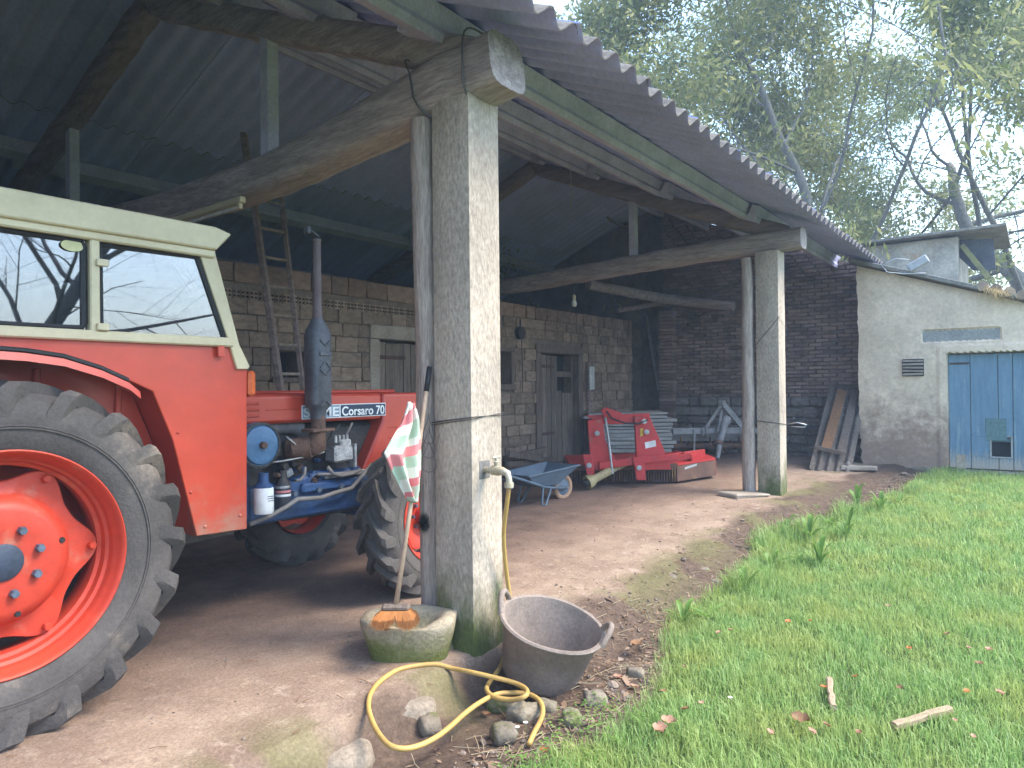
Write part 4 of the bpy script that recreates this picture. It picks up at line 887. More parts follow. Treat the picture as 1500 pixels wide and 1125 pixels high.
# --- wheelbarrow
O = ung(783, 737); ax = np.array([.988, -.152, 0]); sd_ = np.array([.152, .988, 0]); WB = np.stack([ax, sd_, UPv], 1)
def wp(x, y, z): return O+WB@np.array([x, y, z])*.87
t = thing('wheelbarrow', 'blue grey wheelbarrow with one orange tyre behind the tap pillar', 'wheelbarrow', tuple(O))
tray = M('barrow_paint', (.10, .15, .20), (.075, .11, .15), .5, 5, .2, 40, fine=.2, c3=(.16, .14, .13), s3=4, t3=.6)
lo = [(-.18, -.19, .26), (.30, -.17, .24), (.30, .17, .24), (-.18, .19, .26)]; hi = [(-.42, -.30, .43), (.62, -.31, .50), (.62, .31, .50), (-.42, .30, .43)]
mb = MB(); V = [wp(*q) for q in lo+hi]+[wp(q[0]*.98, q[1]*.97, q[2]+.008) for q in lo]+[wp(q[0]*.975, q[1]*.965, q[2]+.003) for q in hi]
fs = [(3, 2, 1, 0), (8, 9, 10, 11)]+[(i, (i+1) % 4, 4+(i+1) % 4, 4+i) for i in range(4)]+[(8+(i+1) % 4, 8+i, 12+i, 12+(i+1) % 4) for i in range(4)]+[(4+i, 4+(i+1) % 4, 12+(i+1) % 4, 12+i) for i in range(4)]
mb.add(V, fs); tr_ = mb.build('tray', tray, t, 0, bevel=.01); MB().tube([wp(*q) for q in hi], .012, 8, closed=True).build('rolled_rim', tray, tr_)
for s_ in (-1, 1):
    MB().tube([wp(-.85, .27*s_, .50), wp(-.45, .26*s_, .38), wp(0, .2*s_, .24), wp(.45, .09*s_, .17), wp(.62, .06*s_, .16)], .017, 8).build('handle', tray, t, 60)
    MB().tube([wp(-.05, .21*s_, .25), wp(-.10, .23*s_, .01), wp(-.02, .23*s_, .0), wp(.12, .2*s_, .21)], .014, 8).build('leg', tray, t, 60)
cw = wp(.60, 0, .165); rw_ = np.stack([ax, UPv, sd_], 1)
wh = MB().lathe([(.02, -.04), (.04, -.03), (.11, -.012), (.11, .012), (.04, .03), (.02, .04)], 24, cw, rw_).build('wheel', tray, t, 40)
MB().tube([cw+.135*(ax*math.cos(a)+UPv*math.sin(a)) for a in np.linspace(0, 2*math.pi, 33)[:-1]], .034, 10, closed=True, up=sd_).build('tyre', M('orange_tyre', (.42, .27, .17), (.33, .20, .13), .8, 6, .2, 40), wh, 60)
MB().tube([cw-sd_*.09, cw+sd_*.09], .012, 8).build('axle', galv, wh)
# --- red mower
O = ung(915, 712); 
def mp_(x, y, v=0.): return ((x-915)/97., (712-y)/97.)
t = thing('mower', 'red tractor mower with rusty chain skirt standing by the plank door', 'mower', tuple(O))
redm = M('mower_red', (.50, .035, .035), (.42, .03, .03), .5, 3, .15, 30, fine=.15, c3=(.30, .12, .09), s3=3, t3=.6)
rusty = M('mower_rust', (.16, .09, .065), (.10, .06, .048), .8, 5, .4, 40, c3=(.32, .21, .09), s3=3, t3=.55)
def plate(nm, pts, v0, th, mt=redm, bev=.006): return MB().prism([mp_(*p) for p in pts], th, UW, O+FH*v0).build(nm, mt, t, bevel=bev)
dk = [(-.72, .12), (.74, .12), (1.42, .62), (1.42, 1.25), (1.1, 1.5), (-.72, 1.5)]
tilt = lambda u, v: .27+.02*u+.02*v
V = [O+UVW@np.array([u, v, tilt(u, v)]) for u, v in dk]+[O+UVW@np.array([u, v, tilt(u, v)-.03]) for u, v in dk]
mb = MB(); n_ = 6; mb.add(V, [tuple(range(n_)), tuple(range(2*n_-1, n_-1, -1))]+[(i, n_+i, n_+(i+1) % n_, (i+1) % n_) for i in range(n_)]); mb.build('deck', redm, t, 0)
for i in range(n_):
    a_, b_ = dk[i], dk[(i+1) % n_]
    if i == 0: continue
    A, B = [O+UVW@np.array([p[0], p[1], tilt(*p)-.035]) for p in (a_, b_)]; MB().bar(A+(0, 0, -.11), B+(0, 0, -.11), .02, .215, .003).build('skirt', rusty if i in (1, 5) else redm, t)
for k in range(40):                                      # chain curtain
    u = -.71+k*.0365; q = O+UVW@np.array([u, .11+random.uniform(-.008, .008), .235]); MB().box(q+(0, 0, -.10), (.022, .014, .19), .006, rot=rotz(YAW+random.uniform(-.4, .4))).build('chain', rusty, t, 0)
MB().bar(O+UVW@np.array([-.73, .10, .245]), O+UVW@np.array([.75, .10, .26]), .04, .07, .006).build('front_bar', rusty, t)
MB().bar(O+UVW@np.array([.75, .5, .34]), O+UVW@np.array([1.35, .95, .36]), .03, .10, .006).build('deck_ridge', redm, t); MB().bar(O+UVW@np.array([1.0, .3, .345]), O+UVW@np.array([.9, .9, .355]), .03, .09, .006).build('deck_rib', redm, t)
plate('headstock_plate', [(866, 624), (886, 622), (889, 650), (910, 690), (870, 690)], .02, .09); plate('headstock_plate', [(928, 620), (948, 620), (965, 660), (976, 690), (931, 690)], .02, .09)
plate('headstock_bar', [(864, 618), (886, 630), (930, 630), (950, 625), (950, 616), (905, 617)], .10, .08)
plate('top_link_bracket', [(884, 611), (890, 607), (912, 615), (908, 622), (888, 620)], .0, .07)
plate('cross_bar', [(880, 678), (982, 668), (984, 676), (880, 688)], -.10, .05); plate('hitch_arm', [(940, 682), (1002, 668), (1002, 676), (942, 692)], .02, .06)
plate('hitch_lug', [(858, 668), (870, 668), (874, 698), (864, 698)], -.14, .05); plate('hitch_lug', [(923, 672), (938, 672), (940, 702), (928, 702)], -.14, .05)
for (x, y) in ((940, 626), (943, 640), (878, 641), (866, 682), (931, 686)): MB().lathe([(.035, 0), (.035, .012), (.02, .014), (.02, .02), (.001, .02)], 14, O+UVW@np.array([*mp_(x, y)[:1], -.11 if y < 660 else -.20, mp_(x, y)[1]]), UW).build('pin', galv, t)
plate('label_sheet', [(941, 654), (955, 651), (956, 659), (942, 662)], -.073, .003, white, 0); plate('warning_label', [(935, 636), (939, 635), (939, 645), (935, 646)], -.073, .003, M('label_yellow', (.6, .45, .04), None, .5, 5, 0, fine=.05), 0)
plate('label_sheet', [(995, 688), (1011, 683), (1011, 686), (995, 691)], -.0, .003, white, 0)
MB().tube([O+UVW@np.array([*mp_(890, 620)[:1], -.02, mp_(890, 620)[1]]), O+UVW@np.array([mp_(893, 650)[0], -.10, mp_(893, 650)[1]]), O+UVW@np.array([mp_(897, 694)[0], -.16, mp_(897, 694)[1]])], .018, 8).build('check_chain', galv, t)
MB().tube([O+UVW@np.array([mp_(x, y)[0], -.12, mp_(x, y)[1]]) for x, y in ((890, 612), (898, 622), (915, 628), (932, 629), (945, 624))], .012, 6).build('hydraulic_hose', black, t, 180)
# drive shaft of the mower
a_, b_ = O+UVW@np.array([mp_(925, 678)[0], .05, mp_(925, 678)[1]]), O+UVW@np.array([mp_(862, 716)[0], -.30, .09])
yel = M('guard_yellow', (.36, .31, .16), (.26, .22, .12), .6, 5, .2, 30, fine=.2); d_ = (b_-a_)
sh = MB(); sh.tube([a_, a_+d_*.48, a_+d_*.5, a_+d_*.82, a_+d_*.9, b_], [.045, .045, .055, .055, .085, .095], 18); sh.build('shaft_guard', yel, t, 40)
MB().tube([b_-d_*.04, b_+d_*.06], [.06, .05], 12).build('shaft_yoke', iron, t)
# --- stack of sheets behind the mower
q0 = np.array([8.62, 3.42, floor_z(8.6, 3.4)+.12]); z = q0[2]
for b_x in (-.45, .45): tag(MB().box(q0+UVW@np.array([b_x, 0, -.06]), (.1, .9, .12), .01, rot=rotz(YAW-math.pi/2)).build('stack_bearer', wood_old, None, 0, org=q0+UVW@np.array([b_x, 0, -.12])), 'timber bearer under the grey sheets, '+('end by the block wall' if b_x < 0 else 'end by the tiller'), 'timber', 'bearers under the grey sheets')
sheetg = M('stack_sheet', (.40, .39, .37), (.30, .295, .28), .85, 4, .3, 30, fine=.2)
for k in range(11):
    h_ = random.uniform(.05, .075); tag(MB().box(q0+UVW@np.array([random.uniform(-.04, .04)+(0 if k < 9 else -.1), random.uniform(-.03, .03), z-q0[2]+h_/2]), (1.42+random.uniform(-.1, .05), .95, h_-.012), .006, rot=rotz(YAW-math.pi/2+random.uniform(-.03, .03)), jit=.006).build('grey_sheet', sheetg, None, 0, org=q0+(0, 0, z-q0[2])), ['lowest', 'second', 'third', 'fourth', 'fifth', 'sixth', 'seventh', 'eighth', 'ninth', 'tenth', 'topmost'][k]+' flat grey sheet, counted upwards, in the stack behind the red mower', 'sheet', 'stacked grey sheets'); z += h_
# --- grey rotavator
O = np.array([9.5, 1.72, floor_z(9.5, 1.7)]); k_ = F/((O-CAM)@FW)
cx0, cy0 = CX+F*((O-CAM)@RV)/((O-CAM)@FW), CY-F*((O-CAM)@UV)/((O-CAM)@FW)
def ip(x, y, v=0.): return O+UVW@np.array([(x-cx0)/k_, v, (cy0-y)/k_])
t = thing('rotavator', 'grey rotary tiller with three point frame and drive shaft by end wall', 'machine', tuple(O))
gpaint = M('tiller_grey', (.30, .30, .30), (.19, .19, .19), .6, 5, .3, 40, fine=.25, c3=(.15, .09, .065), s3=4, t3=.58)
MB().bar(ip(985, 631), ip(1108, 631), .13, .11, .01).build('tool_bar', gpaint, t)
for x in (1030, 1036, 1086, 1094): MB().lathe([(.055, -.015), (.09, -.015), (.09, .015), (.055, .015)], 18, ip(x, 632, -.02), UW@roty(R(70))).build('clamp_ring', gpaint, t)
MB().bar(ip(1058, 590, -.05), ip(1034, 626, -.02), .05, .06, .005).build('frame_arm', gpaint, t); MB().bar(ip(1058, 590, -.05), ip(1090, 628, -.02), .05, .09, .005).build('frame_arm', gpaint, t); MB().box(ip(1057, 590, -.05), (.12, .1, .09), .01).build('top_link_bracket', gpaint, t)
MB().tube([ip(1064, 614, .0), ip(1058, 622, -.1), ip(1055, 632, -.16), ip(1048, 646, -.25), ip(1041, 668, -.42)], [.10, .08, .055, .06, .035], 14).build('drive_shaft', gpaint, t, 40); MB().tube([ip(1047, 645, -.24), ip(1046, 650, -.27)], .085, 14).build('shaft_collar', rusty, t)
MB().tube([ip(1056, 600, -.08), ip(1049, 632, -.12)], .03, 8).build('top_link', gpaint, t)
rtr = MB().tube([ip(990, 654, .2), ip(1108, 654, .2)], .05, 12).build('rotor', rusty, t)
for k in range(14):
    x = 994+k*8.5; a = k*1.3; c_ = ip(x, 654, .2); MB().bar(c_, c_+FH*.17*math.cos(a)+UPv*.17*math.sin(a), .05, .022, .004, up=RHv).build('tine', rusty, rtr)
MB().prism([(-1.0+.2, 0), (-.2, 0), (-.2, .2), (-.8, .25)], 1.45, np.stack([FH, UPv, RHv], 1), ip(986, 648, 1.15)).build('rear_hood', gpaint, t, bevel=.01)
for x in (1016, 1096): MB().bar(ip(x, 628, -.08), ip(x-1, cy0-1, -.08), .03, .035, .004, up=RHv).build('stand_leg', gpaint, t)
# --- loose timber by the door behind wheelbarrow
for k, (p0, p1, w) in enumerate((((738, 672), (802, 658), .05), ((742, 680), (812, 673), .07), ((745, 665), (790, 672), .05))):
    A, B = un(*p0, Y=3.75-.12*k), un(*p1, Y=3.85-.12*k); tag(MB().bar(A, B, w, .09, .005).build('loose_board', wood_old, None, org=A), ['thin loose board slanting up towards the plank door behind the wheelbarrow', 'wider loose board lying level behind the wheelbarrow', 'short loose board slanting down behind the wheelbarrow'][k], 'board')
# --- corrugated sheet, plank and pipe leaning by the outbuilding
A = np.array(ung(1190, 689)); B = np.array(ung(1240, 691)); T_ = un(1243, 566, X=10.30); ul = (B-A); wdt = np.linalg.norm(ul); ul /= wdt
dn = T_-(A+B)/2; ln = np.linalg.norm(dn); dn /= ln; nn = np.cross(ul, dn); nn /= np.linalg.norm(nn); ul = np.cross(dn, nn)
sm2 = sheet_mesh('scrap', wdt+.1, ln, 4.5, .028)
for cm in range(len(sm2.materials)): sm2.materials[cm] = M('old_sheet', (.16, .13, .105), (.10, .08, .065), .92, 4, .4, 30, fine=.3, c3=(.26, .24, .22), s3=4, t3=.58)
o = bpy.data.objects.new('corrugated_sheet', sm2); COL.objects.link(o); mt = Matrix.Identity(4)
for i in range(3): mt[i][0], mt[i][1], mt[i][2], mt[i][3] = ul[i], dn[i], nn[i], (A-ul*.05)[i]
o.matrix_world = mt; tag(o, 'short brown grey corrugated sheet leaning on the end wall beside the outbuilding', 'sheet')
def leanp(nm, a_, b_, w, h_, mat, label, cat, off): 
    P_ = [A+ul*a_[0]+dn*a_[1]+nn*off, A+ul*b_[0]+dn*b_[1]+nn*off]; return tag(MB().bar(*P_, w, h_, .004, up=ul).build(nm, mat, None, org=P_[0]), label, cat)
sg_ = 1 if nn[0] < 0 else -1
leanp('orange_plank', (.12, .45), (.16, ln*.93), .03, .15, M('plank_orange', (.27, .135, .06), (.20, .10, .05), .8, 3, .4, 16, stretch=(8, 8, 1)), 'orange brown plank resting on the leaning corrugated sheet', 'plank', .06*sg_)
leanp('dark_board', (.34, .45), (.36, ln*.95), .04, .12, wood_old, 'dark board beside the orange plank on the leaning sheet', 'board', .06*sg_)
leanp('cross_batten', (-.05, .42), (wdt*.85, .40), .06, .05, wood_old, 'short dark batten laid across the leaning corrugated sheet', 'batten', .10*sg_)
q = un(1246, 666, X=9.95); tag(MB().lathe([(.05, 0), (.062, 0), (.062, 1.2), (.05, 1.2), (.05, 0)], 20, q, roty(R(82))).build('drain_pipe', M('pvc', (.55, .55, .52), None, .5, 5, .05, 20), None, org=q), 'short grey white drain pipe poking out beside the leaning sheet', 'pipe')
q0, q1 = un(1163, 612, X=10.0), ung(1189, 657); tag(MB().tube([q0, q1], .02, 8).build('metal_bar', galv, None, org=q1), 'thin pale metal bar leaning behind the plain pillar with wire loop', 'bar')
q0 = ung(1258, 688); tag(MB().box(q0+(0, 0, .03), (.2, .5, .06), .01, rot=rotz(.2), jit=.01).build('loose_brick_slab', sandst, None, 0, org=q0), 'pale slab lying at the corner of the outbuilding', 'slab')
# --- tap
T0 = un(710, 688, Y=-.0); brass = M('tap_brass', (.40, .34, .22), (.46, .44, .38), .55, 14, .3, 60, metal=.35, fine=.3)
tp = thing('water_tap', 'old limescaled brass tap sticking out of the concrete pillar', 'tap', tuple(T0))
MB().box(T0+(0, .004, 0), (.10, .012, .11), .004).build('recess_patch', M('recess', (.18, .17, .16), None, .9, 8, .3, 40), tp)  # flush dark patch painted for the shaded recess round the tap
tb = MB().tube([T0+(0, .01, 0), T0+(0, -.05, 0), T0+(0, -.055, 0), T0+(0, -.10, 0), T0+(0, -.13, 0), T0+(0, -.165, -.012), T0+(0, -.175, -.045), T0+(0, -.175, -.075)], [.018, .018, .028, .03, .022, .020, .018, .019], 14).build('body', brass, tp, 60)
MB().lathe([(.012, 0), (.016, .03), (.010, .035), (.010, .05), (0.001, .052)], 12, T0+(0, -.085, .02)).build('spindle', brass, tb); MB().box(T0+(0, -.085, .075), (.075, .016, .016), .006).build('handle', brass, tb)
MB().lathe([(.024, 0), (.026, -.004), (.026, -.03), (.022, -.034)], 12, T0+(0, -.175, -.06)).build('hose_union', brass, tb)
# --- hose
hz = T0+np.array([0, -.175, -.08]); hp = [hz+(0, 0, .03), hz, hz+(.015, .03, -.12), hz+(.05, .08, -.28), hz+(.10, .11, -.45), hz+(.15, .125, -.62), hz+(.19, .125, -.80)]
b0 = ung(771, 955); b0 = np.array([.27, -.07, gh(.27, -.07)+.02]); hp += [hz+(.19, .11, -.97), hz+(.10, .125, -1.05)]
zz_ = [(728, 984), (716, 1001), (713, 1011), (724, 1021), (748, 1025), (768, 1021), (772, 1011), (756, 1001), (727, 993), (692, 985), (660, 979), (620, 977), (585, 983), (559, 997), (543, 1016), (540, 1040), (551, 1069), (569, 1091), (591, 1097), (615, 1092), (639, 1080), (660, 1064), (681, 1045), (703, 1029), (727, 1017), (748, 1015), (772, 1016), (788, 1024), (795, 1037), (793, 1053), (783, 1072), (775, 1090)]
gp = []
for k, (x, y) in enumerate(zz_):
    zp = np.interp(k, [0, 3, 7, 9, 11, 14, 17, 20, 24, 28, 31], [-.06, -.065, -.05, -.02, .0, .01, -.02, -.05, -.075, -.09, -.10])+(.022 if 5 <= k <= 9 else 0); gp.append(un(x, y, Z=zp))
gp = np.array(gp)
def spline(P, k=6):
    P = [P[0]]+list(P)+[P[-1]]; Q = []
    for i in range(1, len(P)-2):
        for j in range(k):
            t_ = j/k; a_, b_, c_, d_ = P[i-1], P[i], P[i+1], P[i+2]
            Q.append(.5*((2*b_)+(-a_+c_)*t_+(2*a_-5*b_+4*c_-d_)*t_**2+(-a_+3*b_-3*c_+d_)*t_**3))
    Q.append(P[-2]); return Q
hosem = M('hose_yellow', (.50, .32, .095), (.42, .26, .08), .5, 4, .08, 30, fine=.12, c3=(.40, .24, .15), s3=2.2, t3=.55)
hq = spline(hp+list(gp)); kst = len(hp)*6
hq = [np.array([q[0], q[1], max(q[2], gh(q[0], q[1])+.010)]) for q in hq]
for _ in range(2): hq = [hq[0]]+[(hq[i-1]+2*hq[i]+hq[i+1])/4 for i in range(1, len(hq)-1)]+[hq[-1]]
tag(MB().tube(hq, .0125, 10).build('garden_hose', hosem, None, 180, org=gp[10]), 'yellow garden hose looped on the ground below the tap', 'hose')
# --- rubber bucket
O = ung(789, 1003); O = O-FH*.02; O[2] = gh(O[0], O[1])+.005
bk = thing('rubber_bucket', 'large dirty rubber bucket with two handles below the tap', 'bucket', tuple(O))
rub = M('bucket_rubber', (.26, .21, .175), (.175, .142, .12), .9, 3, .25, 50, fine=.2, c3=(.33, .26, .205), s3=2.4, t3=.5, w3=.2, spec=.15)
ca, sa = math.cos(R(14)), math.sin(R(14)); TILT = np.stack([RHv*ca-UPv*sa, FH, UPv*ca+RHv*sa], 1); TILT = TILT@rotx(R(11))
def bl(p): return O+TILT@np.array(p, float)+UPv*.055
BS = 1.08; pr_ = [(0.001, 0), (.17, 0), (.195, .012), (.205, .04), (.255, .31), (.262, .318), (.275, .32), (.28, .333), (.272, .342), (.255, .338), (.246, .31), (.198, .05), (.18, .03), (0.001, .028)]
n_ = 64; V = []
for r_, h_ in pr_:
    for i in range(n_):
        a = 2*math.pi*i/n_; wob = 1+.018*math.sin(2*a+.6)*(h_/.33)+.008*math.sin(5*a)*(h_/.33); V.append(bl((BS*r_*wob*math.cos(a), BS*r_*wob*math.sin(a), h_)))
mb = MB(); mb.add(V, [(j*n_+i, j*n_+(i+1) % n_, (j+1)*n_+(i+1) % n_, (j+1)*n_+i) for j in range(len(pr_)-1) for i in range(n_)]); mb.build('body', rub, bk, 50)
for an in (R(168), R(-6)):
    P_ = []
    for f_ in np.linspace(-1, 1, 13):
        aa = an+f_*.33; lift = math.cos(f_*math.pi/2)**.7; rr_ = BS*.272+.02*lift; P_.append(bl((rr_*math.cos(aa), rr_*math.sin(aa), .325+.085*lift)))
    MB().tube(P_, .017, 8, asp=1.0).build('handle', rub, bk, 60)
# --- stone trough with the broom
O = ung(594, 972)+FH*.17; O[2] = -.03
def trough():
    mb = MB(); n_, m_ = 40, 16; V = []
    for j in range(m_+1):
        f_ = j/m_
        for i in range(n_):
            a = 2*math.pi*i/n_; c_, s_ = math.cos(a), math.sin(a); rx = .27*math.copysign(abs(c_)**.7, c_); ry = .185*math.copysign(abs(s_)**.7, s_)
            if f_ < .62: h_ = .25*math.sin(f_/.62*math.pi/2)**.8; k = .80+.20*math.sin(f_/.62*math.pi*.75)
            else:
                g = (f_-.62)/.38; k = .86*(1-g)**.8; h_ = .25+.006-.11*sstep(.12, .75, g)*(1 if s_ < .75 else .9)
            nz_ = .10*(fbm(np.array([c_*2+3]), np.array([s_*2+f_*3]), 4, 77)[0]-.5)
            dip = -.05*math.exp(-((c_-.1)/.45)**2)*(s_ < 0)*(f_ > .45)
            V.append(O+UVW@np.array([rx*(k+nz_), ry*(k+nz_), h_+.05*nz_*4*(f_ < .9)+dip]))
    mb.add(V, [(j*n_+i, j*n_+(i+1) % n_, (j+1)*n_+(i+1) % n_, (j+1)*n_+i) for j in range(m_) for i in range(n_)]); return mb
tag(trough().build('stone_trough', M('trough_stone', (.36, .305, .215), (.26, .22, .15), .95, 4, .5, 45, fine=.3, c3=(.20, .19, .055), s3=5, t3=.56, low=((.115, .13, .03), .05, .24)), None, 180, org=O), 'small hollowed mossy stone trough at the foot of the concrete pillar', 'trough')
B0 = un(580, 893, Y=.20); B1 = un(629, 540, Y=.30)
bm = thing('broom', 'long handled broom with orange bristles standing in the stone trough', 'broom', tuple(B0))
MB().tube([B0+(0, 0, .02), (B0+B1)/2+(.004, 0, 0), B1], [.014, .013, .013], 10).build('handle', M('broom_stick', (.46, .33, .23), (.36, .25, .17), .6, 4, .2, 20, stretch=(6, 6, 1)), bm, 180)
dB = (B1-B0)/np.linalg.norm(B1-B0); MB().tube([B1-dB*.14, B1+dB*.01], .016, 10).build('grip', black, bm, 180); MB().box(B0+(0, 0, .012), (.15, .055, .035), .012, rot=rotz(YAW-math.pi/2)).build('head', wood_old, bm)
bristle = leafmat('bristle', (.42, .16, .045), (.55, .25, .09), .15, .7); mb = MB()
for k in range(2600):
    u, v = random.uniform(-.075, .075), random.uniform(-.03, .03); p0 = B0+UVW@np.array([u, v, .0]); lobe = .5+.5*abs(math.sin((u+.075)/.15*2*math.pi))
    sp = np.array([u*.35+random.gauss(0, .010)+.02*math.copysign(1, u), v*1.1+random.gauss(0, .012)-.02, -.055-.045*lobe*random.uniform(.6, 1)]); p1 = p0+UVW@sp; pm = (p0+p1)/2+UVW@np.array([u*.12, v*.5-.012, .008]); w = RHv*.0011
    mb.add([p0-w, p0+w, pm+w, pm-w, p1], [(0, 1, 2, 3), (3, 2, 4)])
o = mb.build('bristles', bristle, bm, 0); o['kind'] = 'stuff'
# --- towel on the post
nu, nv = 26, 40; V = []; top = un(603, 592, Y=.25)
Lp = [(599, 590), (590, 622), (577, 645), (566, 664), (576, 690), (592, 722), (600, 736)]; Rp = [(606, 592), (613, 612), (617, 645), (620, 668), (620, 690), (616, 712), (609, 733)]
for j in range(nv+1):
    f_ = j/nv*(len(Lp)-1); i0 = min(int(f_), len(Lp)-2); g = f_-i0; l_ = np.array(Lp[i0])*(1-g)+np.array(Lp[i0+1])*g; r_ = np.array(Rp[i0])*(1-g)+np.array(Rp[i0+1])*g
    for i in range(nu+1):
        u = i/nu; q = l_*(1-u)+r_*u; p = un(q[0], q[1], Y=.235); V.append(p+np.array([0, .024*math.sin(u*13+j*.05)*min(1, j/8)+.012*math.sin(u*29+1+j*.11), .006*math.sin(u*17)]))
fs = [(j*(nu+1)+i, j*(nu+1)+i+1, (j+1)*(nu+1)+i+1, (j+1)*(nu+1)+i) for j in range(nv) for i in range(nu)]
tw = bpy.data.materials.new('towel_cloth'); tw.use_nodes = True; t_ = tw.node_tree; n = t_.nodes.new; l = t_.links.new; b = t_.nodes['Principled BSDF']; uvn = n('ShaderNodeAttribute'); uvn.attribute_name = 'weave'
sx = n('ShaderNodeSeparateColor'); l(uvn.outputs['Color'], sx.inputs[0]); cr = n('ShaderNodeValToRGB'); cr.color_ramp.interpolation = 'CONSTANT'; l(sx.outputs[1], cr.inputs[0])
cols = [(0, (.62, .60, .52)), (.10, (.60, .20, .20)), (.19, (.62, .60, .52)), (.27, (.36, .46, .34)), (.38, (.62, .60, .52)), (.44, (.62, .21, .21)), (.53, (.40, .50, .37)), (.62, (.64, .62, .54)), (.70, (.58, .17, .18)), (.76, (.40, .48, .37)), (.88, (.62, .60, .53))]
els = cr.color_ramp.elements; els[0].position = 0; els[0].color = (*cols[0][1], 1); els[1].position = cols[1][0]; els[1].color = (*cols[1][1], 1)
for p_, c_ in cols[2:]: e = els.new(p_); e.color = (*c_, 1)
l(cr.outputs[0], b.inputs['Base Color']); b.inputs['Roughness'].default_value = .95
mb = MB(); mb.add(V, fs); o = mb.build('towel', tw, None, 180, org=top)
o.modifiers.new('thick', 'SOLIDIFY').thickness = .004
at_ = o.data.color_attributes.new('weave', 'FLOAT_COLOR', 'POINT'); at_.data.foreach_set('color', np.array([[i/nu, max(0, min(.999, j/nv*.8+i/nu*.2)), 0, 1] for j in range(nv+1) for i in range(nu+1)]).ravel())
tag(o, 'red and green striped towel hanging on the post beside the broom', 'towel')
# --- black round brush on the post
q = un(621, 766, Y=.27); mb = MB()
for k in range(1500):
    d_ = np.array([random.gauss(0, 1) for _ in range(3)]); d_ /= np.linalg.norm(d_); e_ = np.cross(d_, [.3, .5, .8]); e_ = e_/np.linalg.norm(e_)*.0012; L_ = random.uniform(.04, .075); mb.add([q-e_, q+e_, q+d_*L_*np.array([.8, .8, 1.1])], [(0, 1, 2)])
bb = thing('round_brush', 'black bristly round brush hanging against the rough post', 'brush', tuple(q)); o = mb.build('bristles', black, bb, 0); o['kind'] = 'stuff'; MB().tube([q, q+(.02, .02, .22)], .005, 6).build('wire_stem', wire, bb)
for k in range(3):
    q = un(628, 628+k*8, Y=.28); P_ = [q+np.array([.035*math.cos(a)*(1+.2*k), .02*math.sin(2*a), .09*math.sin(a)-.05*k]) for a in np.linspace(0, 2*math.pi, 19)[:-1]]
    tag(MB().tube(P_, .0025, 5, closed=True).build('wire_coil', wire, None, 180, org=q), 'loop of loose wire hung on the rough post behind the towel', 'wire', 'loops of loose wire on the rough post')
# --- stones along the ditch
def stone(px, py, r_, label, group=None, mat=stone_moss, sq=(1, .8, .6), sink=.3, seed=0, am=.8):
    c_ = ung(px, py); n_, m_ = 16, 10; V = []
    for j in range(m_+1):
        ph = math.pi*j/m_
        for i in range(n_):
            a = 2*math.pi*i/n_; d_ = np.array([math.sin(ph)*math.cos(a), math.sin(ph)*math.sin(a), math.cos(ph)]); d_ = np.sign(d_)*abs(d_)**.62
            k = 1+am*(fbm(np.array([d_[0]*1.6+seed*3.1+d_[2]]), np.array([d_[1]*1.6+seed]), 3, seed)[0]-.45); V.append(c_+r_*k*(rotz(seed)@(d_*np.array(sq)))+UPv*r_*sq[2]*(1-2*sink))
    mb = MB(); mb.add(V, [(j*n_+i, (j+1)*n_+i, (j+1)*n_+(i+1) % n_, j*n_+(i+1) % n_) for j in range(m_) for i in range(n_)]); return tag(mb.build('stone', mat, None, 70, org=c_), label, 'stone', group)
grey_st = M('stone_grey', (.23, .19, .14), (.15, .122, .09), .95, 5, .6, 40, fine=.35, c3=(.12, .125, .045), s3=6, t3=.52)
for k, (x, y, r_, lab, mt) in enumerate(((630, 1066, .075, 'angular grey stone inside the hose loop by the small weed', grey_st), (735, 1042, .08, 'round mossy stone just under the crossing of the hose', stone_moss), (768, 1052, .085, 'mossy stone beneath the free end of the hose', stone_moss), (738, 1080, .075, 'pale angular stone at the lawn edge below the hose', grey_st), (800, 1040, .06, 'small mossy stone touching the free end of the hose', stone_moss), (664, 1003, .10, 'bright mossy stone under the top of the hose loop', stone_moss), (838, 1058, .06, 'half buried stone in grass to the right of the hose', stone_moss))):
    stone(x, y, r_, lab, None, mt, seed=k+1)
for k, (x, y, r_) in enumerate(((1078, 828, .075), (1062, 842, .06), (1050, 856, .05), (1096, 822, .05), (1030, 838, .045), (1012, 852, .05), (980, 850, .06), (905, 935, .045), (892, 930, .035), (872, 1030, .07), (930, 990, .05), (1175, 768, .05))):
    stone(x, y, r_, 'small half buried stone in the bare soil strip beside the lawn', 'stones in the soil strip', grey_st, seed=k+20)
stone(640, 930, .1, 'mossy lump of masonry between trough and pillar foot', None, stone_moss, (1, .8, 1.2), .3, 55)
stone(470, 1095, .20, 'long weathered kerb stone at the edge of the earth floor', None, M('kerb_stone', (.27, .22, .165), (.18, .145, .105), .95, 4, .5, 45, fine=.35, c3=(.15, .16, .055), s3=4, t3=.58), (1.7, .8, .42), .42, 61, .35)
stone(580, 1030, .17, 'broad kerb stone under the left side of the hose loop', None, MATS['kerb_stone'], (1.7, .9, .5), .42, 64, .35)
q = ung(1090, 727); tag(MB().box(q+(0, 0, .02), (.55, .32, .05), .015, rot=rotz(-.5), jit=.02).build('flat_slab', sandst, None, 0, org=q), 'thin broken flat slab at the foot of the plain pillar', 'slab')
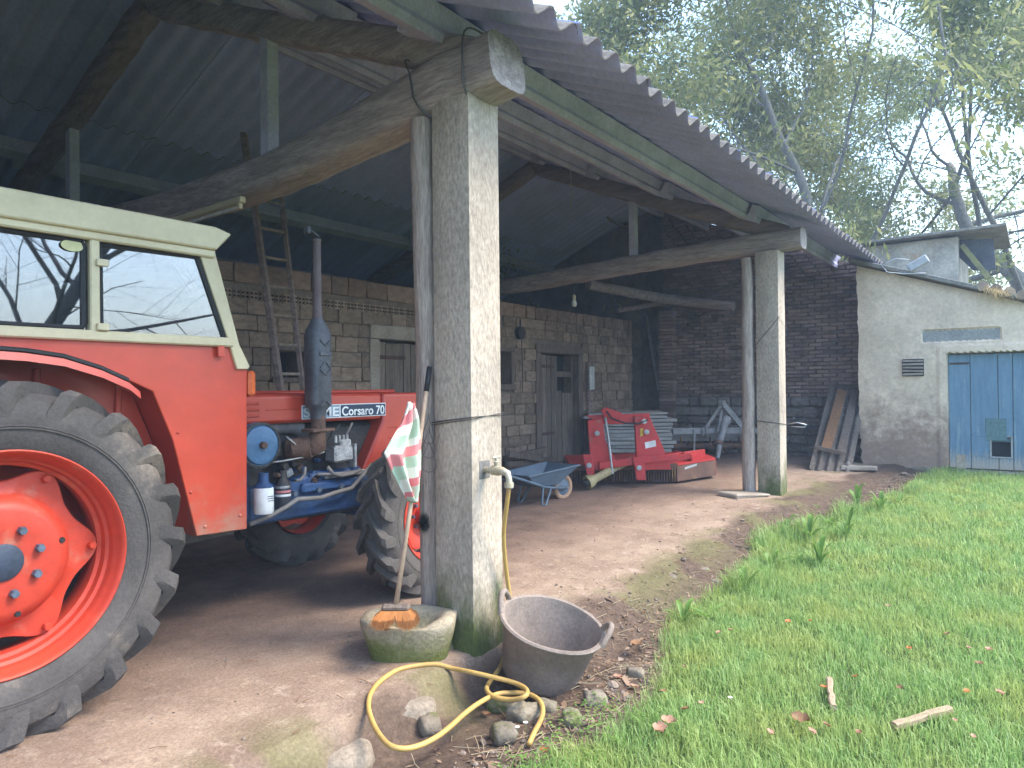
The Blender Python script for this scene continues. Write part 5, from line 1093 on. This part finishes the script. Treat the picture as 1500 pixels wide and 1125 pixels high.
# ================================================================== trees
bark = M('bark', (.20, .19, .17), (.13, .125, .11), .95, 3, .6, 14, stretch=(4, 4, 1), fine=.35)
def grow(base, hgt, r0, seed, lean=(0, 0), limbs=6, up0=.35, spread=.95, droop=.06, levels=4, first=.28, ratio=.62):
    rs_ = random.Random(seed); tubes = []; tips = []
    def branch(p, d, L_, r_, lv):
        k = max(3, int(L_/.55)); P_ = [p]; RR = [r_]; d = np.array(d, float)
        for i in range(k):
            d = d+np.array([rs_.gauss(0, .13), rs_.gauss(0, .13), rs_.gauss(0, .09)+(.05 if lv < 2 else -droop)]); d /= np.linalg.norm(d)
            p = p+d*L_/k; P_.append(p); RR.append(r_*(1-.62*(i+1)/k))
            if lv >= levels-1: tips.append((p, d))
        tubes.append((P_, RR, lv))
        if lv >= levels: return
        nch = rs_.randint(4, 6) if lv else limbs+2
        for c_ in range(nch):
            f_ = (first if lv == 0 else .25)+(1-(first if lv == 0 else .25))*(c_+rs_.uniform(.2, .8))/nch; i0 = min(int(f_*k), k-1); q = P_[i0]+(P_[i0+1]-P_[i0])*(f_*k-i0)
            dd = P_[i0+1]-P_[i0]; dd /= np.linalg.norm(dd); a, b, _ = basis(dd); ph = rs_.uniform(0, 6.28) if lv else c_*2.4+rs_.uniform(-.4, .4)
            an = rs_.uniform(.6, 1.15)*spread; nd = dd*math.cos(an)+(a*math.cos(ph)+b*math.sin(ph))*math.sin(an)
            branch(q, nd+np.array([0, 0, .12]), L_*ratio*rs_.uniform(.8, 1.2)*(1.15-.4*f_), r_*(1-.6*f_)*rs_.uniform(.36, .52), lv+1)
    branch(np.array(base, float), (lean[0], lean[1], 1), hgt, r0, 0)
    return tubes, tips
def fast_mesh(name, V, polys_n, idx, mat):
    me_ = bpy.data.meshes.new(name); me_.vertices.add(len(V)); me_.vertices.foreach_set('co', np.asarray(V, np.float32).ravel())
    me_.loops.add(len(idx)); me_.loops.foreach_set('vertex_index', np.asarray(idx, np.int32)); me_.polygons.add(len(polys_n))
    st_ = np.concatenate([[0], np.cumsum(polys_n)[:-1]]).astype(np.int32); me_.polygons.foreach_set('loop_start', st_); me_.update(calc_edges=True); me_.materials.append(mat); return me_
def leaves(name, P, D, per, size, mat, parent, seed, droop=.5, scat=.25, asp=.34, clump=False):
    rg = np.random.default_rng(seed); P = np.array(P); D = np.array(D)
    if clump:
        wt = fbm(P[:, 0]*.9+P[:, 2]*.5, P[:, 1]*.9-P[:, 2]*.6, 3, seed); kk = rg.uniform(0, 1, len(P)) < sstep(.34, .52, wt)*.9+.1; P = P[kk]; D = D[kk]
    n_ = len(P)*per; C_ = np.repeat(np.array(P), per, 0)+rg.normal(0, scat, (n_, 3))*np.array([1, 1, .75])
    d_ = np.repeat(np.array(D), per, 0)*.7+np.repeat(rg.normal(0, .4, (len(P), 3)), per, 0)+rg.normal(0, .45, (n_, 3)); d_[:, 2] -= droop; d_ /= np.linalg.norm(d_, axis=1, keepdims=True)
    s_ = np.cross(d_, rg.normal(0, 1, (n_, 3))); s_ /= np.linalg.norm(s_, axis=1, keepdims=True); L_ = size*rg.uniform(.6, 1.35, (n_, 1)); w_ = L_*asp*.5
    V = np.stack([C_, C_+d_*L_*.45+s_*w_, C_+d_*L_, C_+d_*L_*.45-s_*w_], 1).reshape(-1, 3)-org_of(parent)
    me_ = fast_mesh(name, V, np.full(n_, 4), np.arange(4*n_), mat); o = bpy.data.objects.new(name, me_); link(o, parent); ORG[o.name] = org_of(parent); return o
def tree(label, base, hgt, r0, seed, lm, per, size, group=None, **kw):
    t = thing('tree', label, 'tree', tuple(base), group); tubes, tips = grow(base, hgt, r0, seed, **kw)
    mt, mb_ = MB(), MB()
    for P_, RR, lv in tubes: (mt if lv == 0 else mb_).tube(P_, RR, 10 if lv == 0 else 7 if lv == 1 else 4, cap=False)
    mt.build('trunk', bark, t, 180); o = mb_.build('branches', bark, t, 180)
    if per: leaves('crown', [q[0] for q in tips], [q[1] for q in tips], per, size, lm, t, seed, clump=True)
    return t, len(tips)
olive = leafmat('leaf_olive', (.17, .215, .08), (.33, .33, .15), .6); brownl = leafmat('leaf_mid', (.18, .23, .09), (.32, .34, .16), .6)
_, n1_ = tree('large spreading tree with thin olive foliage behind the shed end', (17.2, 1.4, -.3), 11.5, .17, 5, olive, 26, .17, limbs=8, first=.26, spread=1.05, ratio=.60)
_, n2_ = tree('leaning tree with thick mossy trunk behind the upper block', (20.5, -2.6, -.3), 11, .28, 12, brownl, 34, .17, lean=(.05, -.32), limbs=7, first=.3, spread=1.0, ratio=.6)
_, n3_ = tree('distant tree between the shed ridge and the upper block', (26, 5.5, -.3), 12, .15, 22, olive, 14, .18, limbs=7, first=.3, spread=1.0, ratio=.6)
tree('bare branched tree standing out in the yard', (2.6, -12.5, -.3), 7.5, .22, 31, brownl, 0, .1, limbs=8, first=.22, spread=1.1, ratio=.62, levels=4)
bushm = leafmat('leaf_bush', (.055, .10, .03), (.11, .16, .05), .35)
def bush(label, c_, rx, ry, rz, n_, seed, size=.12):
    t = thing('bush', label, 'bush', tuple(c_)); rg = np.random.default_rng(seed); d_ = rg.normal(0, 1, (n_, 3)); d_ /= np.linalg.norm(d_, axis=1, keepdims=True); d_[:, 2] = abs(d_[:, 2])
    P_ = np.array(c_)+d_*np.array([rx, ry, rz])*rg.uniform(.55, 1.0, (n_, 1))*(1+.25*np.sin(d_[:, :1]*7+d_[:, 1:2]*5)); leaves('foliage', P_, d_, 6, size, bushm, t, seed)
    mb_ = MB()
    for k in range(9): a = k*.7; mb_.tube([np.array(c_), np.array(c_)+np.array([rx*.5*math.cos(a), ry*.5*math.sin(a), rz*.7])], [.03, .01], 5)
    mb_.build('stems', bark, t); return t
bush('broad green bush beyond the outbuilding roof end', (19, -3.9, -.3), 2.6, 1.6, 3.6, 1500, 3, .2); bush('tall green bush beyond the canopy of the upper block', (24, -6.6, -.3), 3, 2.4, 4.6, 1700, 4, .22)
bush('leafy bush out in the yard beside the bare tree', (4.4, -10.5, -.3), 1.6, 1.2, 2.3, 900, 6, .13)
# ================================================================== grass
rg = np.random.default_rng(3)
def blades(n_, xr, yr, hmin, hmax, w):
    x = rg.uniform(*xr, n_); y = rg.uniform(*yr, n_); e = y-edge_y(x)
    cl = fbm(x*4, y*4, 3, 71); keep = (e < .05*rg.normal(0, 1, n_)-.02) & (rg.uniform(0, 1, n_) < .45+1.1*cl*1.0)
    x, y, e, cl = x[keep], y[keep], e[keep], cl[keep]; h_ = (hmin+(hmax-hmin)*rg.uniform(0, 1, len(x))**1.5)*(.55+cl*1.0); h_ = h_*(1+1.6*np.exp(-((e+.16)/.15)**2)*sstep(.42, .6, fbm(x*1.6, y*1.6, 2, 81)))
    return x, y, h_, np.full(len(x), w)
parts = [blades(120000, (-1.6, 3.2), (-3.2, -.3), .03, .105, .0042), blades(90000, (3.2, 9.7), (-3.6, -.3), .035, .12, .0065), blades(30000, (-4, 13), (-8, -3), .05, .12, .012)]
x, y, h_, w = [np.concatenate([p[i] for p in parts]) for i in range(4)]; n_ = len(x); z = ground_h(x, y)-.004
a = rg.uniform(0, 2*np.pi, n_); le = rg.uniform(.15, .85, n_); ld = a+rg.normal(0, .5, n_); sx, sy = -np.sin(a)*w/2, np.cos(a)*w/2; lx, ly = np.cos(ld)*h_*le, np.sin(ld)*h_*le
O3 = np.stack([x, y, z], -1); S3 = np.stack([sx, sy, 0*x], -1); Lm = np.stack([lx*.35, ly*.35, h_*.62], -1); Lt = np.stack([lx, ly, h_*(1-.35*le)], -1)
V = np.stack([O3-S3, O3+S3, O3+Lm+S3*.8, O3+Lm-S3*.8, O3+Lt], 1).reshape(-1, 3)
b5 = np.arange(n_)[:, None]*5; idx = np.concatenate([b5+np.array([[0, 1, 2, 3]]), b5+np.array([[3, 2, 4]])], 1).ravel(); pn = np.tile([4, 3], n_)
grassm = leafmat('grass_blade', (.17, .33, .07), (.48, .62, .25), .45, .45, (.48, .52, .16))
o = bpy.data.objects.new('grass', fast_mesh('grass', V, pn, idx, grassm)); COL.objects.link(o); tag(o, 'bright green lawn grass in front of the shed', 'grass', kind='stuff')
# ---- weeds and small plants
weedm = leafmat('weed_leaf', (.13, .25, .05), (.21, .34, .08), .35, .45)
def weed(px, py, n_, L_, label, up=.8, wd=.22, seed=0, group=None):
    c_ = ung(px, py); rs_ = random.Random(seed); t = thing('weed', label, 'plant', tuple(c_), group)
    for k in range(n_):
        a = k*2.4+rs_.uniform(-.3, .3); l_ = L_*rs_.uniform(.6, 1.15); u = up*rs_.uniform(.6, 1.2); d_ = np.array([math.cos(a), math.sin(a), 0]); s_ = np.array([-math.sin(a), math.cos(a), 0]); V = []; m_ = 7
        for i in range(m_+1):
            f_ = i/m_; p = c_+d_*l_*f_*(1-.35*u)+UPv*(l_*u*(f_-.62*f_*f_)+.005); w_ = l_*wd*math.sin(math.pi*min(1, .08+.92*f_))**.8*(.5+.5*math.sin(k+f_*3)**2*.3); V += [p-s_*w_/2+UPv*w_*.22, p, p+s_*w_/2+UPv*w_*.22]
        MB().add(V, [(3*i+j, 3*i+3+j, 3*i+4+j, 3*i+1+j) for i in range(m_) for j in range(2)]).build('leaf', weedm, t, 180)
    return t
weed(1000, 915, 9, .27, 'tall dock weed with broad upright leaves at the lawn edge', 1.2, .20, 1); weed(1040, 910, 8, .24, 'second broad leaved weed at the lawn edge, paler and flatter', .8, .24, 2); weed(948, 882, 9, .09, 'low grassy weed on bare soil between bucket and lawn', 1.0, .10, 3)
weed(622, 1040, 12, .085, 'small feathery green weed growing inside the hose loop', 1.3, .35, 4); weed(1198, 745, 9, .12, 'small green weed beside the plain pillar foot', .9, .12, 5)
for k, (x_, y_) in enumerate(((1115, 815), (1150, 790), (1185, 795), (1215, 775), (1130, 840), (1240, 790), (1170, 830), (1290, 750), (1255, 745), (1320, 740), (1090, 870), (1200, 830))): weed(x_, y_, 9, .24+.06*(k % 3), 'broad leaved weed growing up through the long grass at the lawn edge', 1.2+.35*(k % 3)*.8, .22, 10+k, 'weeds along the lawn edge')
mb = MB()
for k in range(46):
    x_, y_ = random.uniform(-.9, .1), random.uniform(-1.05, -.72); c_ = np.array([x_, y_, gh(x_, y_)])
    for j in range(16): a = random.uniform(0, 6.28); p = c_+np.array([random.gauss(0, .03), random.gauss(0, .03), random.uniform(.02, .06)]); d_ = np.array([math.cos(a), math.sin(a), random.uniform(-.3, .3)])*.009; s_ = np.array([-math.sin(a), math.cos(a), 0])*.006; mb.add([p, p+d_+s_, p+2*d_, p+d_-s_], [(0, 1, 2, 3)])
o = mb.build('clover', weedm, None, 0); tag(o, 'low clover leaves at the near lawn corner', 'plant', kind='stuff')
# ---- fallen leaves, wood scraps, daisies
lf = {'orange': leafmat('dead_orange', (.42, .13, .035), (.55, .22, .07), .2), 'brown': leafmat('dead_brown', (.20, .10, .05), (.30, .17, .09), .15), 'pink': leafmat('dead_pink', (.42, .20, .14), (.50, .30, .20), .2)}
def dead(px, py, s_, col, label, seed, group=None):
    c_ = ung(px, py)+(0, 0, .062 if py > 860 and px > 950 else .012); rs_ = random.Random(seed); a = rs_.uniform(0, 6.28); R_ = rotz(a)@rotx(rs_.uniform(-.4, .4)); V = []
    for i in range(7):
        f_ = i/6; w_ = s_*.38*math.sin(math.pi*min(.98, .05+.93*f_))**.75*(1+.2*math.sin(i*2.3+seed))
        for j in (-1, 0, 1): V.append(c_+R_@np.array([s_*(f_-.5), j*w_, .18*s_*abs(j)+.25*s_*(f_-.5)**2+.03*s_*math.sin(i*2+j)]))
    o = MB().add(V, [(3*i+j, 3*i+3+j, 3*i+4+j, 3*i+1+j) for i in range(6) for j in range(2)]).build('fallen_leaf', lf[col], None, 180, org=c_); return tag(o, label, 'leaf', group)
dead(583, 1067, .075, 'orange', 'large crumpled orange leaf inside the hose loop by kerb stone', 1); dead(751, 1054, .035, 'orange', 'small orange leaf between the mossy stones by the hose', 2); dead(712, 1050, .05, 'brown', 'dull brown leaf in the litter under the hose crossing', 3)
dead(1173, 1073, .085, 'brown', 'curled brown leaf on open lawn below the wood scraps', 4); dead(968, 1089, .085, 'pink', 'flat pinkish leaf on the near lawn', 5); dead(980, 1076, .07, 'pink', 'upright pale pink leaf beside the flat pinkish leaf', 6); dead(797, 1103, .04, 'orange', 'small orange leaf in the clover at the lawn corner', 7)
dead(928, 1010, .05, 'pink', 'pink leaf on the bare soil right of the bucket', 8); dead(932, 947, .09, 'brown', 'reddish brown piece of bark on the soil strip', 9)
for k in range(26): dead(random.uniform(900, 1480), random.uniform(880, 1110), random.uniform(.03, .055), random.choice(['brown', 'pink', 'orange', 'pink']), 'tiny faded leaf scattered in the lawn grass', 40+k, 'tiny leaves in the grass')
chip = M('wood_chip', (.42, .31, .20), (.32, .23, .15), .8, 4, .4, 20, stretch=(6, 6, 2))
for (x0, y0, x1, y1, w_, lab) in ((1214, 1008, 1221, 1052, .035, 'short pale wood scrap lying lengthwise on the lawn'), (1310, 1078, 1390, 1054, .04, 'longer pale wood scrap lying crosswise on the lawn')):
    A, B = ung(x0, y0)+(0, 0, .045), ung(x1, y1)+(0, 0, .05); ax_ = basis(B-A)[0]; tag(MB().tube([A+(B-A)*f_+ax_*random.uniform(-.005, .005) for f_ in np.linspace(0, 1, 9)], [w_*.5*random.uniform(.82, 1.1) for _ in range(9)], 8, sq=.6, asp=1.0).build('wood_scrap', chip, None, 40, org=A), lab, 'wood')
wh_, ye_ = M('petal', (.8, .8, .78), None, .7, 5, 0, fine=0), M('flower_eye', (.7, .5, .05), None, .7, 5, 0, fine=0)
for k, (x_, y_) in enumerate(((1070, 1040), (1285, 730), (1300, 742), (1410, 722), (1470, 715), (758, 1085), (770, 1078), (1240, 735))):
    c_ = ung(x_, y_)+(0, 0, .06); t = thing('daisy', 'small white daisy standing in the lawn', 'flower', tuple(c_-(0, 0, .06)), 'daisies in the lawn')
    MB().lathe([(0.001, 0), (.011, .003), (.012, .005), (.004, .004)], 10, c_).build('petals', wh_, t); MB().lathe([(.004, .003), (.003, .007), (0.001, .008)], 8, c_).build('eye', ye_, t); MB().tube([c_-(0, 0, .06), c_], .0012, 4).build('stem', weedm, t)
# ---- litter and gravel on the bare soil
def scatter(n_, fx, mat, name, label, sz, kind_):
    mb_ = MB(); cnt = 0
    while cnt < n_:
        x_, y_ = fx(); e = y_-float(edge_y(np.array([x_]))[0])
        if e < .02 and random.random() < .9: continue
        z_ = gh(x_, y_); s_ = sz*random.lognormvariate(0, .5); cnt += 1
        if kind_ == 'stone': mb_.box((x_, y_, z_+s_*.15), (s_, s_*random.uniform(.6, 1), s_*.6), s_*.25, rot=rotz(random.uniform(0, 6))@rotx(random.uniform(-.5, .5)), jit=s_*.1)
        elif kind_ == 'chip': a = random.uniform(0, 6.28); d_ = np.array([math.cos(a), math.sin(a), random.uniform(-.2, .3)])*s_; q_ = np.array([-math.sin(a), math.cos(a), random.uniform(-.4, .4)])*s_*.35; c_ = np.array([x_, y_, z_+.006]); mb_.add([c_-d_, c_-q_, c_+d_, c_+q_], [(0, 1, 2, 3)])
        else: a = random.uniform(0, 6.28); d_ = np.array([math.cos(a), math.sin(a), random.uniform(-.05, .15)])*s_; c_ = np.array([x_, y_, z_+.008]); mb_.tube([c_-d_, c_+np.array([random.gauss(0, s_*.08), random.gauss(0, s_*.08), .003]), c_+d_], .0016, 4, cap=False)
    o_ = mb_.build(name, mat, None, 0); return tag(o_, label, 'litter', kind='stuff')
def strip(): x_ = random.choice([random.uniform(-1.0, 1.6), random.uniform(-.8, 5), random.uniform(5, 9)]); return x_, float(np.interp(x_, EDGE[:, 0], EDGE[:, 1]))+abs(random.gauss(0, .24))
def floorp(): return random.uniform(-2.6, 6), random.uniform(-.4, 2.2)
grav = M('gravel', (.25, .195, .15), (.17, .13, .10), .95, 20, .4, 60, var=.35)
scatter(900, strip, grav, 'gravel', 'small stones and grit in the bare soil strip', .012, 'stone'); scatter(420, floorp, grav, 'floor_grit', 'grit and pebbles scattered on the earth floor', .009, 'stone')
scatter(1300, strip, leafmat('litter', (.13, .075, .045), (.36, .25, .17), .1), 'leaf_litter', 'dry leaf litter on the bare soil strip', .016, 'chip'); scatter(420, strip, leafmat('stalk', (.30, .22, .13), (.52, .43, .29), .1), 'dry_stalks', 'dry stalks and twigs on the bare soil strip', .05, 'stalk'); scatter(160, floorp, lf['brown'], 'floor_straw', 'bits of straw on the earth floor', .022, 'stalk')
# ================================================================== bluish haze volume added to imitate a lens flare veil
hz_ = bpy.data.materials.new('air'); hz_.use_nodes = True; t = hz_.node_tree; t.nodes.clear(); o_ = t.nodes.new('ShaderNodeOutputMaterial'); pv = t.nodes.new('ShaderNodeVolumePrincipled')
pv.inputs['Color'].default_value = (.58, .74, 1, 1); pv.inputs['Density'].default_value = .0034; pv.inputs['Anisotropy'].default_value = 0.0; t.links.new(pv.outputs[0], o_.inputs['Volume'])
hb = MB(); hb.box((0, 0, 9), (840, 840, 26), .01); o = hb.build('haze', hz_, None, 0); o['kind'] = 'stuff'; o['label'] = 'thin bluish haze added in place of a lens flare veil'; o['category'] = 'haze'
SC.cycles.volume_bounces = 1
